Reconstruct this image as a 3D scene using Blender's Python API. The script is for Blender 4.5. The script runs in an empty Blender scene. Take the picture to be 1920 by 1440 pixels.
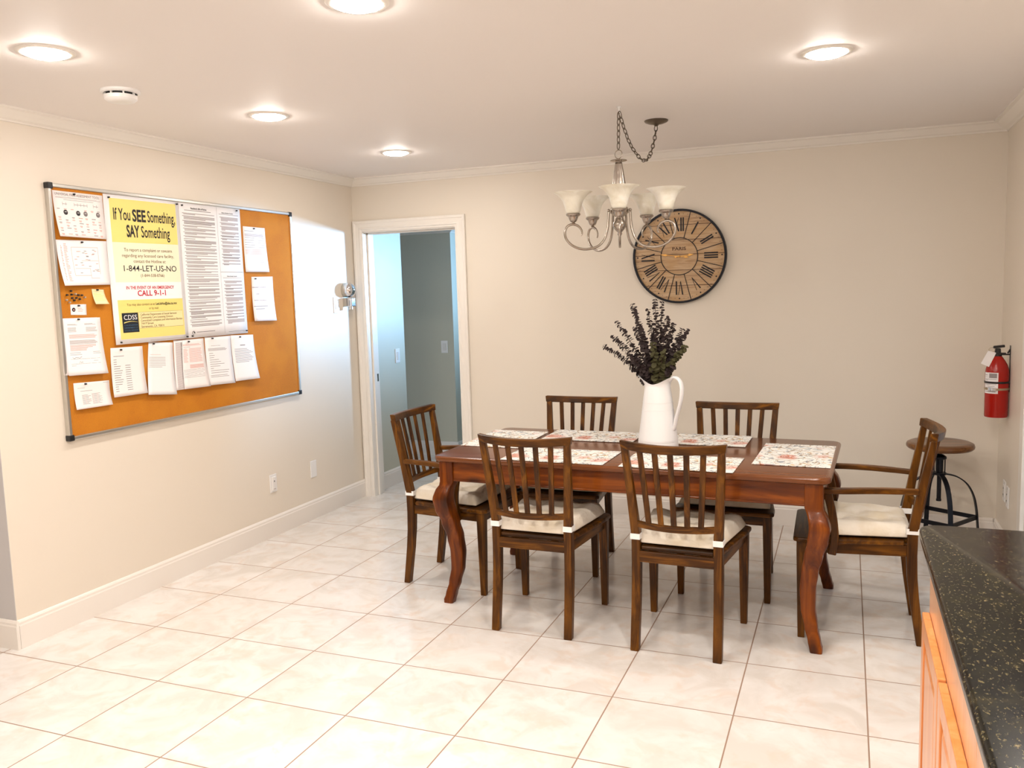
import bpy, math, random
from mathutils import Vector, Matrix
PI = math.pi
random.seed(7)
scene = bpy.context.scene
COL = scene.collection

# ------------------------------------------------------------------ helpers
class MB:
    """collects faces and links them as ONE mesh object"""
    def __init__(s): s.v = []; s.f = []
    def quad(s, *p):
        n = len(s.v); s.v += [tuple(q) for q in p]; s.f.append(tuple(range(n, n+len(p)))); return s
    def hexa(s, p):
        n = len(s.v); s.v += [tuple(q) for q in p]
        for f in ((0,3,2,1),(4,5,6,7),(0,1,5,4),(1,2,6,5),(2,3,7,6),(3,0,4,7)): s.f.append(tuple(n+i for i in f))
        return s
    def box(s, x0, x1, y0, y1, z0, z1):
        if x0 > x1: x0, x1 = x1, x0
        if y0 > y1: y0, y1 = y1, y0
        if z0 > z1: z0, z1 = z1, z0
        return s.hexa([(x0,y0,z0),(x1,y0,z0),(x1,y1,z0),(x0,y1,z0),(x0,y0,z1),(x1,y0,z1),(x1,y1,z1),(x0,y1,z1)])
    def loft(s, rings, closed=True, caps=True):
        n = len(s.v); k = len(rings[0])
        for r in rings: s.v += [tuple(q) for q in r]
        for i in range(len(rings)-1):
            for j in range(k if closed else k-1):
                a = n+i*k+j; b = n+i*k+(j+1) % k
                s.f.append((a, b, b+k, a+k))
        if caps and closed:
            s.f.append(tuple(n+j for j in reversed(range(k))))
            s.f.append(tuple(n+(len(rings)-1)*k+j for j in range(k)))
        return s
    def lathe(s, prof, seg=32, c=(0,0,0), caps=True, fn=None):
        rings = []
        for r, z in prof:
            ring = []
            for i in range(seg):
                a = 2*PI*i/seg
                rr = r*(fn(a, z) if fn else 1)
                ring.append((c[0]+rr*math.cos(a), c[1]+rr*math.sin(a), c[2]+z))
            rings.append(ring)
        return s.loft(rings, True, caps)
    def tube(s, path, r, seg=10, closed=False):
        P = [Vector(p) for p in path]; n = len(P)
        rad = r if isinstance(r, (list, tuple)) else [r]*n
        rings = []; up = None
        for i in range(n):
            if closed: t = P[(i+1) % n]-P[i-1]
            else: t = P[min(i+1, n-1)]-P[max(i-1, 0)]
            t.normalize()
            if up is None:
                up = Vector((0,0,1)) if abs(t.z) < .9 else Vector((1,0,0))
            a = (up-t*up.dot(t)).normalized(); b = t.cross(a); up = a
            rings.append([P[i]+(a*math.cos(2*PI*k/seg)+b*math.sin(2*PI*k/seg))*rad[i] for k in range(seg)])
        if closed:
            rings.append(rings[0]); return s.loft(rings, True, False)
        return s.loft(rings, True, True)
    def strap(s, path, w, t, side):
        """flat bar along a path; w measured along side vector, t across"""
        P = [Vector(p) for p in path]; n = len(P); sd = Vector(side).normalized(); rings = []
        for i in range(n):
            tg = (P[min(i+1, n-1)]-P[max(i-1, 0)]).normalized()
            nn = tg.cross(sd).normalized()
            ww = w[i] if isinstance(w, (list, tuple)) else w
            tt = t[i] if isinstance(t, (list, tuple)) else t
            rings.append([P[i]+sd*a*ww/2+nn*b*tt/2 for a, b in ((-1,-1),(1,-1),(1,1),(-1,1))])
        return s.loft(rings, True, True)
    def prism(s, pts, z0, z1):
        return s.loft([[(x, y, z0) for x, y in pts], [(x, y, z1) for x, y in pts]])
    def xform(s, m):
        s.v = [tuple(m @ Vector(q)) for q in s.v]; return s
    def build(s, name, mat, parent=None, bevel=0, smooth=False, segs=2, subd=0, weld=False):
        me = bpy.data.meshes.new(name); me.from_pydata(s.v, [], s.f); me.validate()
        me.materials.append(mat)
        import bmesh
        bm = bmesh.new(); bm.from_mesh(me)
        if weld: bmesh.ops.remove_doubles(bm, verts=bm.verts, dist=1e-5)
        bmesh.ops.recalc_face_normals(bm, faces=bm.faces)
        bm.to_mesh(me); bm.free()
        o = bpy.data.objects.new(name, me); COL.objects.link(o)
        if parent: o.parent = parent
        if bevel:
            b = o.modifiers.new('bevel', 'BEVEL'); b.width = bevel; b.segments = segs; b.limit_method = 'ANGLE'; b.angle_limit = 0.6
            b.harden_normals = False
        if subd:
            b = o.modifiers.new('sub', 'SUBSURF'); b.levels = subd; b.render_levels = subd
        if smooth:
            for p in me.polygons: p.use_smooth = True
            if smooth == 'auto':
                try: me.set_sharp_from_angle(angle=0.7)
                except Exception: pass
        return o

def tag(o, label, cat, group=None, kind=None):
    o['label'] = label; o['category'] = cat
    if group: o['group'] = group
    if kind: o['kind'] = kind
    return o
def thing(name, label, cat, loc=(0,0,0), rz=0, group=None):
    o = bpy.data.objects.new(name, None); COL.objects.link(o); o.empty_display_size = .1
    o.location = loc; o.rotation_euler = (0, 0, rz)
    return tag(o, label, cat, group)
def struct(name, mb, mat, parent=None, **k):
    o = mb.build(name, mat, parent, **k)
    if parent is None: o['kind'] = 'structure'
    return o
def copy_tree(o, parent=None):
    c = o.copy(); COL.objects.link(c); c.parent = parent
    for ch in [q for q in bpy.data.objects if q.parent == o]: copy_tree(ch, c)
    return c
def bez(p, n=24):
    """Catmull-Rom through points"""
    P = [Vector(q) for q in p]; P = [P[0]*2-P[1]]+P+[P[-1]*2-P[-2]]; out = []
    m = len(P)-3
    for i in range(m):
        a, b, c, d = P[i:i+4]
        k = max(2, n//m)
        for j in range(k):
            t = j/k
            out.append(.5*((2*b)+(c-a)*t+(2*a-5*b+4*c-d)*t*t+(3*b-a-3*c+d)*t**3))
    out.append(P[-2]); return out
def lerp(a, b, t): return a+(b-a)*t

# ------------------------------------------------------------------ materials
def mat(name, col, rough=.5, metal=0, **k):
    m = bpy.data.materials.new(name); m.use_nodes = True
    b = m.node_tree.nodes['Principled BSDF']
    b.inputs['Base Color'].default_value = (*col, 1); b.inputs['Roughness'].default_value = rough
    b.inputs['Metallic'].default_value = metal
    for kk, v in k.items():
        b.inputs[kk].default_value = v
    return m
class N:
    def __init__(s, m):
        s.m = m; s.t = m.node_tree; s.b = s.t.nodes['Principled BSDF']
    def n(s, typ, **k):
        o = s.t.nodes.new(typ)
        for a, v in k.items():
            if a.startswith('i_'):
                key = a[2:]; key = int(key) if key.isdigit() else key.replace('_', ' ')
                o.inputs[key].default_value = v
            else: setattr(o, a, v)
        return o
    def l(s, a, b): s.t.links.new(a, b)
    def coord(s, scale=(1,1,1), kind='Object', rot=(0,0,0), loc=(0,0,0)):
        tc = s.n('ShaderNodeTexCoord'); mp = s.n('ShaderNodeMapping')
        mp.inputs['Scale'].default_value = scale; mp.inputs['Rotation'].default_value = rot; mp.inputs['Location'].default_value = loc
        s.l(tc.outputs[kind], mp.inputs['Vector']); return mp.outputs[0]
    def noise(s, vec, scale=5, detail=4, rough=.5, dist=0):
        o = s.n('ShaderNodeTexNoise'); o.inputs['Scale'].default_value = scale; o.inputs['Detail'].default_value = detail
        o.inputs['Roughness'].default_value = rough; o.inputs['Distortion'].default_value = dist
        if vec is not None: s.l(vec, o.inputs['Vector'])
        return o.outputs['Fac']
    def ramp(s, fac, stops, interp='LINEAR'):
        o = s.n('ShaderNodeValToRGB'); o.color_ramp.interpolation = interp
        e = o.color_ramp.elements
        while len(e) < len(stops): e.new(.5)
        for i, (p, c) in enumerate(stops):
            e[i].position = p; e[i].color = (*c, 1) if len(c) == 3 else c
        s.l(fac, o.inputs[0]); return o.outputs[0]
    def mix(s, fac, a, b, mode='MIX'):
        o = s.n('ShaderNodeMixRGB'); o.blend_type = mode
        for i, v in ((0, fac), (1, a), (2, b)):
            if hasattr(v, 'is_linked') or hasattr(v, 'links'): s.l(v, o.inputs[i])
            elif isinstance(v, (int, float)): o.inputs[i].default_value = v
            else: o.inputs[i].default_value = (*v, 1)
        return o.outputs[0]
    def math(s, op, a, b=None, c=None):
        o = s.n('ShaderNodeMath'); o.operation = op
        for i, v in enumerate((a, b, c)):
            if v is None: continue
            if isinstance(v, (int, float)): o.inputs[i].default_value = v
            else: s.l(v, o.inputs[i])
        return o.outputs[0]
    def bump(s, h, strength=.2, dist=.01):
        o = s.n('ShaderNodeBump'); o.inputs['Strength'].default_value = strength; o.inputs['Distance'].default_value = dist
        s.l(h, o.inputs['Height']); s.l(o.outputs[0], s.b.inputs['Normal'])
    def col(s, c): s.l(c, s.b.inputs['Base Color'])

def wood(name, dark, mid, light, axis, rough=.33, scale=1, coat=.15, knots=False):
    m = mat(name, mid, rough); q = N(m)
    sc = [22*scale]*3; sc[axis] = 1.6*scale
    v = q.coord(tuple(sc))
    f = q.noise(v, 1.6, 6, .6, .8)
    c = q.ramp(f, [(.3, dark), (.5, mid), (.72, light)])
    v2 = q.coord((1.5, 1.5, 1.5)); f2 = q.noise(v2, 2.2, 3)
    c = q.mix(q.math('MULTIPLY', q.ramp(f2, [(.45, (0,0,0)), (.7, (1,1,1))]), .45), c, light)
    if knots:
        s3 = [9]*3; s3[axis] = 4
        vo = q.n('ShaderNodeTexVoronoi'); vo.inputs['Scale'].default_value = .55
        q.l(q.coord(tuple(s3)), vo.inputs['Vector'])
        k = q.ramp(vo.outputs['Distance'], [(.05, (1,1,1)), (.17, (0,0,0))])
        c = q.mix(q.math('MULTIPLY', k, .8), c, tuple(x*.22 for x in dark))
    q.col(c)
    q.b.inputs['Specular IOR Level'].default_value = .2; q.b.inputs['Coat Weight'].default_value = coat; q.b.inputs['Coat Roughness'].default_value = .15
    q.bump(f, .06, .002)
    return m

CH = ((.015,.005,.0005), (.064,.021,.0015), (.22,.080,.005))
M = {}
M['chair_v'] = wood('chair_wood_vertical', *CH, 2, .38, 1, .05)
M['chair_h'] = wood('chair_wood_cross', *CH, 0, .38, 1, .05)
M['chair_d'] = wood('chair_wood_deep', *CH, 1, .36, 1, .05)
TB = ((.050,.008,.0005), (.130,.027,.0010), (.29,.070,.004))
M['table_h'] = wood('table_wood_long', *TB, 0, .32, .7, .2, True)
M['table_v'] = wood('table_wood_vertical', *TB, 2, .32, .7, .2, True)
TT = ((.115,.032,.008), (.155,.047,.012), (.20,.063,.017))
M['table_top'] = wood('table_top_wood', *TT, 0, .22, .5, .35)
M['stool'] = wood('stool_seat_wood', (.05,.016,.003), (.12,.043,.009), (.24,.10,.028), 0, .28, .8, .3)
M['cab'] = wood('cabinet_maple_orange', (.62,.20,.045), (.70,.26,.075), (.76,.34,.13), 2, .3, .6, .4)
M['cab_body'] = wood('cabinet_face_gloss_maple', (.66,.32,.15), (.72,.38,.20), (.76,.44,.26), 2, .3, .6, .4)  # maple lightened: the face's overexposed gloss is put into the wood colour
M['cab_h'] = wood('cabinet_maple_orange_cross', (.62,.20,.045), (.70,.26,.075), (.76,.34,.13), 1, .3, .6, .4)

WALLC = (.80,.725,.625)
def paint(name, c, rough=.55):
    m = mat(name, c, rough); q = N(m)
    q.bump(q.noise(q.coord((1,1,1)), 90, 3), .05, .002); return m
M['wall'] = paint('wall_cream_paint', WALLC, .42)
M['wall_back'] = paint('wall_back_paint', (.78,.715,.62), .5)
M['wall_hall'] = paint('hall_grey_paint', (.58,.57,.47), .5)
M['wall_return'] = paint('side_shade_grey', (.58,.56,.56), .55)  # dim light on the return wall is put into this grey
M['ceil'] = paint('ceiling_white_paint', (.86,.815,.785), .6)
M['trim'] = mat('trim_semigloss_white', (.86,.82,.76), .3)
M['trim_base'] = mat('baseboard_semigloss_white', (.86,.81,.755), .3)
M['white'] = mat('white_plastic', (.86,.85,.84), .3)
M['white2'] = mat('white_plastic_face', (.80,.78,.76), .25)
M['dark'] = mat('dark_slot', (.02,.02,.02), .6)
M['black'] = mat('black_plastic', (.012,.012,.014), .35)
M['blackmetal'] = mat('black_metal', (.012,.013,.018), .4, .6)
M['alu'] = mat('aluminium', (.62,.61,.58), .35, 1)
M['chrome'] = mat('chrome', (.8,.8,.82), .06, 1)
M['nickel'] = mat('brushed_nickel', (.42,.37,.32), .26, 1)
M['nickel_dark'] = mat('aged_nickel', (.16,.13,.10), .35, 1)
M['gold'] = mat('gold_paint', (.75,.42,.12), .35, .6)
M['ceramic'] = mat('white_glazed_ceramic', (.88,.88,.89), .28)
M['cotton'] = None
m = mat('cushion_cotton', (.78,.70,.58), .9); q = N(m)
q.col(q.mix(q.ramp(q.noise(q.coord((1,1,1)), 9, 3), [(.4, (0,0,0)), (.65, (1,1,1))]), (.82,.76,.66), (.72,.63,.48)))
q.bump(q.noise(q.coord((1,1,1)), 22, 3, .6, .6), .45, .012); M['cotton'] = m
M['tie'] = mat('white_cotton_tie', (.88,.88,.87), .8)
M['red'] = mat('extinguisher_red', (.38,.006,.001), .22)
M['steelband'] = mat('steel_band', (.5,.42,.3), .3, .9)
M['paper'] = mat('white_paper', (.90,.88,.89), .7)
M['paper_pink'] = mat('warm_white_paper', (.90,.84,.83), .7)
M['paper_yellow'] = mat('yellow_note_paper', (.86,.78,.45), .7)
M['ink'] = mat('black_ink', (.012,.010,.014), .6)
M['ink_soft'] = mat('grey_print', (.20,.175,.175), .7)
M['ink_light'] = mat('pale_grey_print', (.46,.41,.41), .7)
M['ink_pink'] = mat('reddish_print', (.66,.36,.32), .7)
M['ink_red'] = mat('red_ink', (.55,.008,.03), .6)
M['ink_brown'] = mat('brown_ink', (.17,.085,.03), .6)
M['ink_grey'] = mat('text_block_print', (.30,.27,.27), .7)
M['yellow1'] = mat('poster_yellow', (.87,.72,.22), .5)
M['yellow2'] = mat('poster_pale_yellow', (.88,.84,.62), .5)
M['yellow3'] = mat('poster_cream', (.88,.77,.40), .5)
M['navy'] = mat('logo_black', (.008,.012,.02), .5)
M['bluegrey'] = mat('logo_blue', (.05,.12,.2), .5)
M['stem'] = mat('eucalyptus_stem_bark', (.06,.03,.02), .7)
M['leaf_dark'] = mat('eucalyptus_leaf_dark', (.022,.011,.011), .75)
M['leaf_green'] = mat('eucalyptus_leaf_green', (.050,.046,.012), .75)
M['clear'] = None
m = bpy.data.materials.new('window_glass'); m.use_nodes = True; nt = m.node_tree; nt.nodes.clear()
o_ = nt.nodes.new('ShaderNodeOutputMaterial'); mx = nt.nodes.new('ShaderNodeMixShader'); tr = nt.nodes.new('ShaderNodeBsdfTransparent'); gl = nt.nodes.new('ShaderNodeBsdfGlossy')
gl.inputs['Roughness'].default_value = .02; mx.inputs[0].default_value = .07
nt.links.new(tr.outputs[0], mx.inputs[1]); nt.links.new(gl.outputs[0], mx.inputs[2]); nt.links.new(mx.outputs[0], o_.inputs[0]); M['clear'] = m
# alabaster glass
m = mat('alabaster_glass', (.83,.80,.70), .35); q = N(m)
q.col(q.ramp(q.noise(q.coord((1,1,1)), 9, 4, .6, 1.2), [(.35, (.74,.70,.58)), (.65, (.90,.88,.80))]))
q.b.inputs['Transmission Weight'].default_value = 0.0
q.b.inputs['Subsurface Weight'].default_value = .25; q.b.inputs['Subsurface Radius'].default_value = (.03,.03,.02)
M['shade'] = m
# lamp lens
m = mat('lamp_lens', (.9,.9,.9), .4); b = m.node_tree.nodes['Principled BSDF']
LENS = m; b.inputs['Emission Color'].default_value = (1.0,.925,.85,1); b.inputs['Emission Strength'].default_value = 135
# cork
m = mat('cork', (.55,.20,.02), .85); q = N(m)
f1 = q.noise(q.coord((1,1,1)), 260, 4, .7); f2 = q.noise(q.coord((1,1,1)), 5, 3)
c = q.ramp(f1, [(.3, (.42,.130,.004)), (.6, (.56,.195,.006))])
c = q.mix(q.ramp(f2, [(.45, (0,0,0)), (.62, (.5,.5,.5))]), c, (.60,.225,.008)); q.col(c); q.bump(f1, .2, .003); M['cork'] = m
# clock planks
m = mat('clock_planks', (.5,.3,.15), .6); q = N(m)
v = q.coord((1.6, 1, 26)); f = q.noise(v, 2.6, 6, .65, 1.2)
c = q.ramp(f, [(.28, (.22,.12,.06)), (.42, (.46,.30,.17)), (.58, (.58,.41,.25)), (.8, (.64,.47,.31))])
f2 = q.noise(q.coord((2.2, 1, 5)), 3, 3)
c = q.mix(q.ramp(f2, [(.45, (0,0,0)), (.65, (.6,.6,.6))]), c, (.50,.30,.13)); q.col(c); M['planks'] = m
M['seam'] = mat('clock_plank_seam', (.07,.025,.012), .7)
# floor tiles
S = .4572
m = mat('floor_tiles', (.8,.75,.7), .3); q = N(m)
tc = q.n('ShaderNodeTexCoord'); sx = q.n('ShaderNodeSeparateXYZ'); q.l(tc.outputs['Object'], sx.inputs[0])
gx = q.math('DIVIDE', q.math('ADD', sx.outputs[0], .07865*S), S)
gy = q.math('DIVIDE', q.math('ADD', sx.outputs[1], 5.75561*S), S)
def dist_to_line(g):
    fr = q.math('FRACT', q.math('ADD', g, 100.0))
    return q.math('MINIMUM', fr, q.math('SUBTRACT', 1.0, fr))
d = q.math('MINIMUM', dist_to_line(gx), dist_to_line(gy))
grout = q.math('LESS_THAN', d, .0058)
ix = q.math('FLOOR', q.math('ADD', gx, 100.0)); iy = q.math('FLOOR', q.math('ADD', gy, 100.0))
cb = q.n('ShaderNodeCombineXYZ'); q.l(q.math('MULTIPLY', ix, 3.17), cb.inputs[0]); q.l(q.math('MULTIPLY', iy, 7.31), cb.inputs[1])
va = q.n('ShaderNodeVectorMath'); va.operation = 'ADD'; q.l(tc.outputs['Object'], va.inputs[0]); q.l(cb.outputs[0], va.inputs[1])
f1 = q.noise(va.outputs[0], 4.5, 5, .6, .8); f2 = q.noise(va.outputs[0], 9, 4, .55, .5)
c = q.ramp(f1, [(.38, (.73,.685,.64)), (.52, (.81,.775,.745)), (.66, (.85,.83,.81))])
c = q.mix(q.math('MULTIPLY', q.ramp(f2, [(.52, (0,0,0)), (.66, (1,1,1))]), .55), c, (.76,.625,.53))
wn = q.n('ShaderNodeTexWhiteNoise'); wn.noise_dimensions = '2D'; q.l(cb.outputs[0], wn.inputs['Vector'])
c = q.mix(q.math('MULTIPLY', wn.outputs[0], .25), c, (.74,.70,.66))
c = q.mix(grout, c, (.33,.22,.16)); q.col(c)
rg = q.math('ADD', q.math('MULTIPLY', grout, .5), .20); q.l(rg, q.b.inputs['Roughness'])
q.bump(q.math('MULTIPLY', d, 1.0), 0.0); 
M['floor'] = m
# granite
m = mat('granite', (.02,.025,.02), .2); q = N(m); q.b.inputs['Specular IOR Level'].default_value = .2
v1 = q.n('ShaderNodeTexVoronoi'); v1.inputs['Scale'].default_value = 75; q.l(q.coord((1,.45,1)), v1.inputs['Vector'])
n1 = q.noise(q.coord((1,1,1)), 22, 5, .7, .5); n2 = q.noise(q.coord((1,.6,1)), 150, 3, .7, 0)
c = q.ramp(n1, [(.35, (.002,.002,.003)), (.55, (.008,.008,.005)), (.7, (.035,.028,.012))])
c = q.mix(q.ramp(n2, [(.58, (0,0,0)), (.68, (1,1,1))]), c, (.15,.12,.055))
c = q.mix(q.math('MULTIPLY', q.ramp(q.noise(q.coord((1,.5,1), loc=(3,1,2)), 70, 3, .6, .2), [(.66, (0,0,0)), (.72, (1,1,1))]), .8), c, (.24,.18,.09))
q.col(c); M['granite'] = m
# placemat
m = mat('floral_cloth', (.8,.8,.75), .85); q = N(m)
base = (.86,.85,.81)
w = q.n('ShaderNodeTexNoise'); w.inputs['Scale'].default_value = 9; q.l(q.coord((1,1,1)), w.inputs['Vector'])
wv = q.n('ShaderNodeMixRGB'); wv.blend_type = 'ADD'; wv.inputs[0].default_value = .12; q.l(q.coord((1,1,1)), wv.inputs[1]); q.l(w.outputs['Color'], wv.inputs[2])
def blobs(scale, lo, hi, loc):
    mp = q.n('ShaderNodeMapping'); mp.inputs['Location'].default_value = loc; q.l(wv.outputs[0], mp.inputs[0])
    vo = q.n('ShaderNodeTexVoronoi'); vo.inputs['Scale'].default_value = scale; q.l(mp.outputs[0], vo.inputs['Vector'])
    return q.ramp(vo.outputs['Distance'], [(lo, (1,1,1)), (hi, (0,0,0))]), vo
def vines(scale, wd, loc):
    mp = q.n('ShaderNodeMapping'); mp.inputs['Location'].default_value = loc; q.l(q.coord((1,1,1)), mp.inputs[0])
    f = q.noise(mp.outputs[0], scale, 2, .5, 1.6)
    return q.ramp(q.math('ABSOLUTE', q.math('SUBTRACT', f, .5)), [(wd*.5, (1,1,1)), (wd, (0,0,0))])
c = q.mix(q.math('MULTIPLY', vines(8, .022, (0,0,0)), .85), base, (.36,.22,.08))
c = q.mix(q.math('MULTIPLY', vines(11, .017, (5,3,0)), .85), c, (.14,.17,.20))
k, _ = blobs(15, .16, .26, (1,2,0)); c = q.mix(q.math('MULTIPLY', k, .8), c, (.20,.25,.30))
k, _ = blobs(13, .13, .2, (4,1,0)); c = q.mix(q.math('MULTIPLY', k, .75), c, (.66,.42,.14))
k, vo = blobs(5.5, .2, .36, (7,7,0))
ringf = q.math('FRACT', q.math('MULTIPLY', vo.outputs['Distance'], 14.0))
c = q.mix(q.math('MULTIPLY', k, q.math('ADD', q.math('MULTIPLY', ringf, .7), .22)), c, (.60,.11,.025))
q.col(c); M['floral'] = m

# ------------------------------------------------------------------ room shell
RX = 4.3807; HC = 2.455; YL = -3.034; YB = -7.4; XL = -2.6
fl = struct('floor', MB().box(-3.2, 6.5, -8, 4.2, -.1, 0), M['floor'])
struct('ceiling', MB().box(-3.2, RX+.12, -8, .12, HC, HC+.1), M['ceil'])
struct('ceiling_hall', MB().box(-2.6, 2.2, .12, 3.4, 2.2, 2.3), M['ceil'])
DX0, DX1, DZ = .075, .888, 2.068
mb = MB().box(0, DX0, 0, .12, 0, HC).box(DX1, RX+.12, 0, .12, 0, HC).box(DX0, DX1, 0, .12, DZ, HC)
struct('wall_back', mb, M['wall_back'])
struct('wall_left', MB().box(-.12, 0, YL, .12, 0, HC), M['wall'])
struct('wall_side', MB().box(XL, -.12, YL, YL+.12, 0, HC).box(-.12, 0, YL-.002, YL, 0, HC), M['wall_return'])
GY0, GY1, GZ = -.842, -1.62, 2.05          # glass door opening in right wall
mb = MB().box(RX, RX+.12, GY0, 0, 0, HC).box(RX, RX+.12, YB, GY1, 0, HC).box(RX, RX+.12, GY1, GY0, GZ, HC)
struct('wall_right', mb, M['wall'])
struct('wall_front', MB().box(XL, RX+.12, YB-.12, YB, 0, HC), M['wall'])
struct('wall_far_left', MB().box(XL-.12, XL, YB-.12, YL+.12, 0, HC), M['wall'])
# hall shell
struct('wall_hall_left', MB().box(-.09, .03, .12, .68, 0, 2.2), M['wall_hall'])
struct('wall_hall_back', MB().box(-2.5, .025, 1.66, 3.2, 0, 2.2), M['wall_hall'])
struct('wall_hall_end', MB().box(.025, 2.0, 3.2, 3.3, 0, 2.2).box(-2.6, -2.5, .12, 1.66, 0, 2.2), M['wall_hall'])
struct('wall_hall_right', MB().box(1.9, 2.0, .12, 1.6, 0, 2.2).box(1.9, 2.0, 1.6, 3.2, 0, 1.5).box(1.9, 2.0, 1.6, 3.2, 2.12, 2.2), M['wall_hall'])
w = MB().box(1.93, 1.97, 1.6, 3.2, 1.5, 1.54).box(1.93, 1.97, 1.6, 3.2, 2.08, 2.12).box(1.93, 1.97, 1.6, 1.64, 1.54, 2.08).box(1.93, 1.97, 3.16, 3.2, 1.54, 2.08)
wo = struct('window_1', w, M['trim'])
MB().box(1.948, 1.952, 1.64, 3.16, 1.54, 2.08).build('pane', M['clear'], wo)

BBH = .135
def baseboard(name, x0, y0, x1, y1, nx, ny, z=0):
    """run from (x0,y0) to (x1,y1) on a wall face, (nx,ny) points into the room"""
    prof = [(0,0),(.015,0),(.015,.108),(.012,.114),(.012,.124),(.007,.131),(.003,BBH),(0,BBH)]
    r = [[(x0+nx*a, y0+ny*a, z+b) for a, b in prof], [(x1+nx*a, y1+ny*a, z+b) for a, b in prof]]
    return struct(name, MB().loft(r), M['trim_base'])
baseboard('baseboard_left', 0, YL, 0, -.015, 1, 0)
baseboard('baseboard_back', DX1+.075, 0, RX-.015, 0, 0, -1)
baseboard('baseboard_right', RX, 0, RX, GY0+.09, -1, 0)
baseboard('baseboard_right_near', RX, GY1-.09, RX, -3.15, -1, 0)
baseboard('baseboard_side', XL, YL-.002, .015, YL-.002, 0, -1)
baseboard('baseboard_hall_left', .03, .121, .03, .695, 1, 0)
baseboard('baseboard_hall_back', -2.4, 1.66, .04, 1.66, 0, -1)
baseboard('baseboard_hall_side', .025, 1.645, .025, 3.2, 1, 0)
def crown(name, a, b, na, nb, H=HC, k=1.0):
    """a,b wall-line end points; na, nb: offset directions (mitred)"""
    prof = [(0,-.053),(.010,-.053),(.014,-.046),(.030,-.040),(.055,-.022),(.068,-.012),(.085,-.008),(.085,0),(0,0)]
    r = [[(a[0]+na[0]*p*k, a[1]+na[1]*p*k, H+z*k) for p, z in prof], [(b[0]+nb[0]*p*k, b[1]+nb[1]*p*k, H+z*k) for p, z in prof]]
    return struct(name, MB().loft(r), M['trim'])
crown('trim_1', (0, YL), (0, 0), (1, 0), (1, -1))
crown('trim_2', (0, 0), (RX, 0), (1, -1), (-1, -1))
crown('trim_3', (RX, 0), (RX, YB), (-1, -1), (-1, 0))
crown('trim_4', (-2.4, 1.66), (.025, 1.66), (0, -1), (1, -1), 2.2)
crown('trim_5', (.025, 1.66), (.025, 3.2), (1, -1), (1, 0), 2.2)

# door opening to the hall: casing, jamb, stop, strike plate
CX0, CX1, CZ = .007, .950, 2.142
def casing(name, pts, outer, nrm, parent=None):
    pass
prof = [(0, 0), (0, .020), (.006, .024), (.018, .024), (.024, .019), (.050, .016), (.056, .019), (.064, .019), (.070, .013), (.082, .011), (.082, 0)]  # (from outer edge inward, thickness)
def casing_ring(corners):
    """corners: list of (point, inward2d) ; wall y=0, thickness toward -y"""
    rings = []
    for (x, z), (ix, iz) in corners: rings.append([(x+ix*a, -t, z+iz*a) for a, t in prof])
    return MB().loft(rings)
ds = struct('door_1', casing_ring([((CX0, 0), (1, 0)), ((CX0, CZ), (1, -1)), ((CX1, CZ), (-1, -1)), ((CX1, 0), (-1, 0))]), M['trim'])
MB().box(DX0, DX0+.016, -.001, .14, 0, DZ).box(DX1-.016, DX1, -.001, .14, 0, DZ).box(DX0, DX1, -.001, .14, DZ-.016, DZ)\
    .box(DX0+.016, DX0+.028, .045, .085, 0, DZ-.016).box(DX1-.028, DX1-.016, .045, .085, 0, DZ-.016).box(DX0, DX1, .045, .085, DZ-.028, DZ-.016).build('door_jamb', M['trim'], ds, bevel=.001)
MB().box(DX0+.016, DX0+.018, .094, .124, .90, .96).build('strike_plate', M['chrome'], ds)
# glass door in the right wall
gd = MB()
e = .085
gd.box(RX-.02, RX, GY0, GY0+e, 0, GZ+e).box(RX-.02, RX, GY1-e, GY1, 0, GZ+e).box(RX-.02, RX, GY1-e, GY0+e, GZ, GZ+e)
gdo = struct('door_2', gd, M['trim'], bevel=.003)
MB().box(RX+.03, RX+.08, GY0-.05, GY0, .0, GZ).box(RX+.03, RX+.08, GY1, GY1+.05, 0, GZ).box(RX+.03, RX+.08, GY1, GY0, GZ-.05, GZ).box(RX+.03, RX+.08, GY1, GY0, 0, .08).build('door_frame', M['trim'], gdo)
MB().box(RX+.053, RX+.057, GY1+.05, GY0-.05, .08, GZ-.05).build('pane', M['clear'], gdo)

# ------------------------------------------------------------------ recessed lights
def make_can(label):
    t = thing('recessed_light', label, 'ceiling light', (0,0,HC), 0, 'recessed ceiling lights')
    MB().lathe([(.078,-.002),(.078,-.006),(.092,-.005),(.097,-.001),(.097,.0),(.078,0)], 40).build('trim_ring', M['trim'], t, smooth='auto')
    MB().lathe([(.0005,-.019),(.03,-.0185),(.055,-.0155),(.072,-.009),(.079,-.003),(.079,-.001)], 32, caps=True).build('lens', LENS, t, smooth=True)
    return t
cans = [((.912,-3.40), 'round recessed ceiling light farthest left, left of the smoke detector'),
        ((2.145,-3.345), 'round recessed ceiling light cut off by the top edge of the photo'),
        ((.917,-2.172), 'round recessed ceiling light above the cork board, right of the smoke detector'),
        ((.915,-.925), 'smallest recessed ceiling light, near the back wall above the doorway'),
        ((3.449,-2.065), 'round recessed ceiling light at the right, right of the chandelier'),
        ((3.40,-3.40), 'round recessed ceiling light above the near end of the granite counter'),
        ((.912,-4.75), 'round recessed ceiling light over the near left floor'),
        ((2.145,-4.75), 'round recessed ceiling light over the near middle floor'),
        ((3.40,-4.9), 'round recessed ceiling light over the counter edge'),
        ((1.5,-6.2), 'round recessed ceiling light at the near end of the room')]
c0 = make_can('x')
LENSK = [q_ for q_ in bpy.data.objects if q_.parent == c0 and q_.name.startswith('lens')][0].data.copy()
LENS2 = LENS.copy(); LENS2.name = 'kitchen_lamp_lens'; LENS2.node_tree.nodes['Principled BSDF'].inputs['Emission Strength'].default_value = 250; LENSK.materials[0] = LENS2
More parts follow.
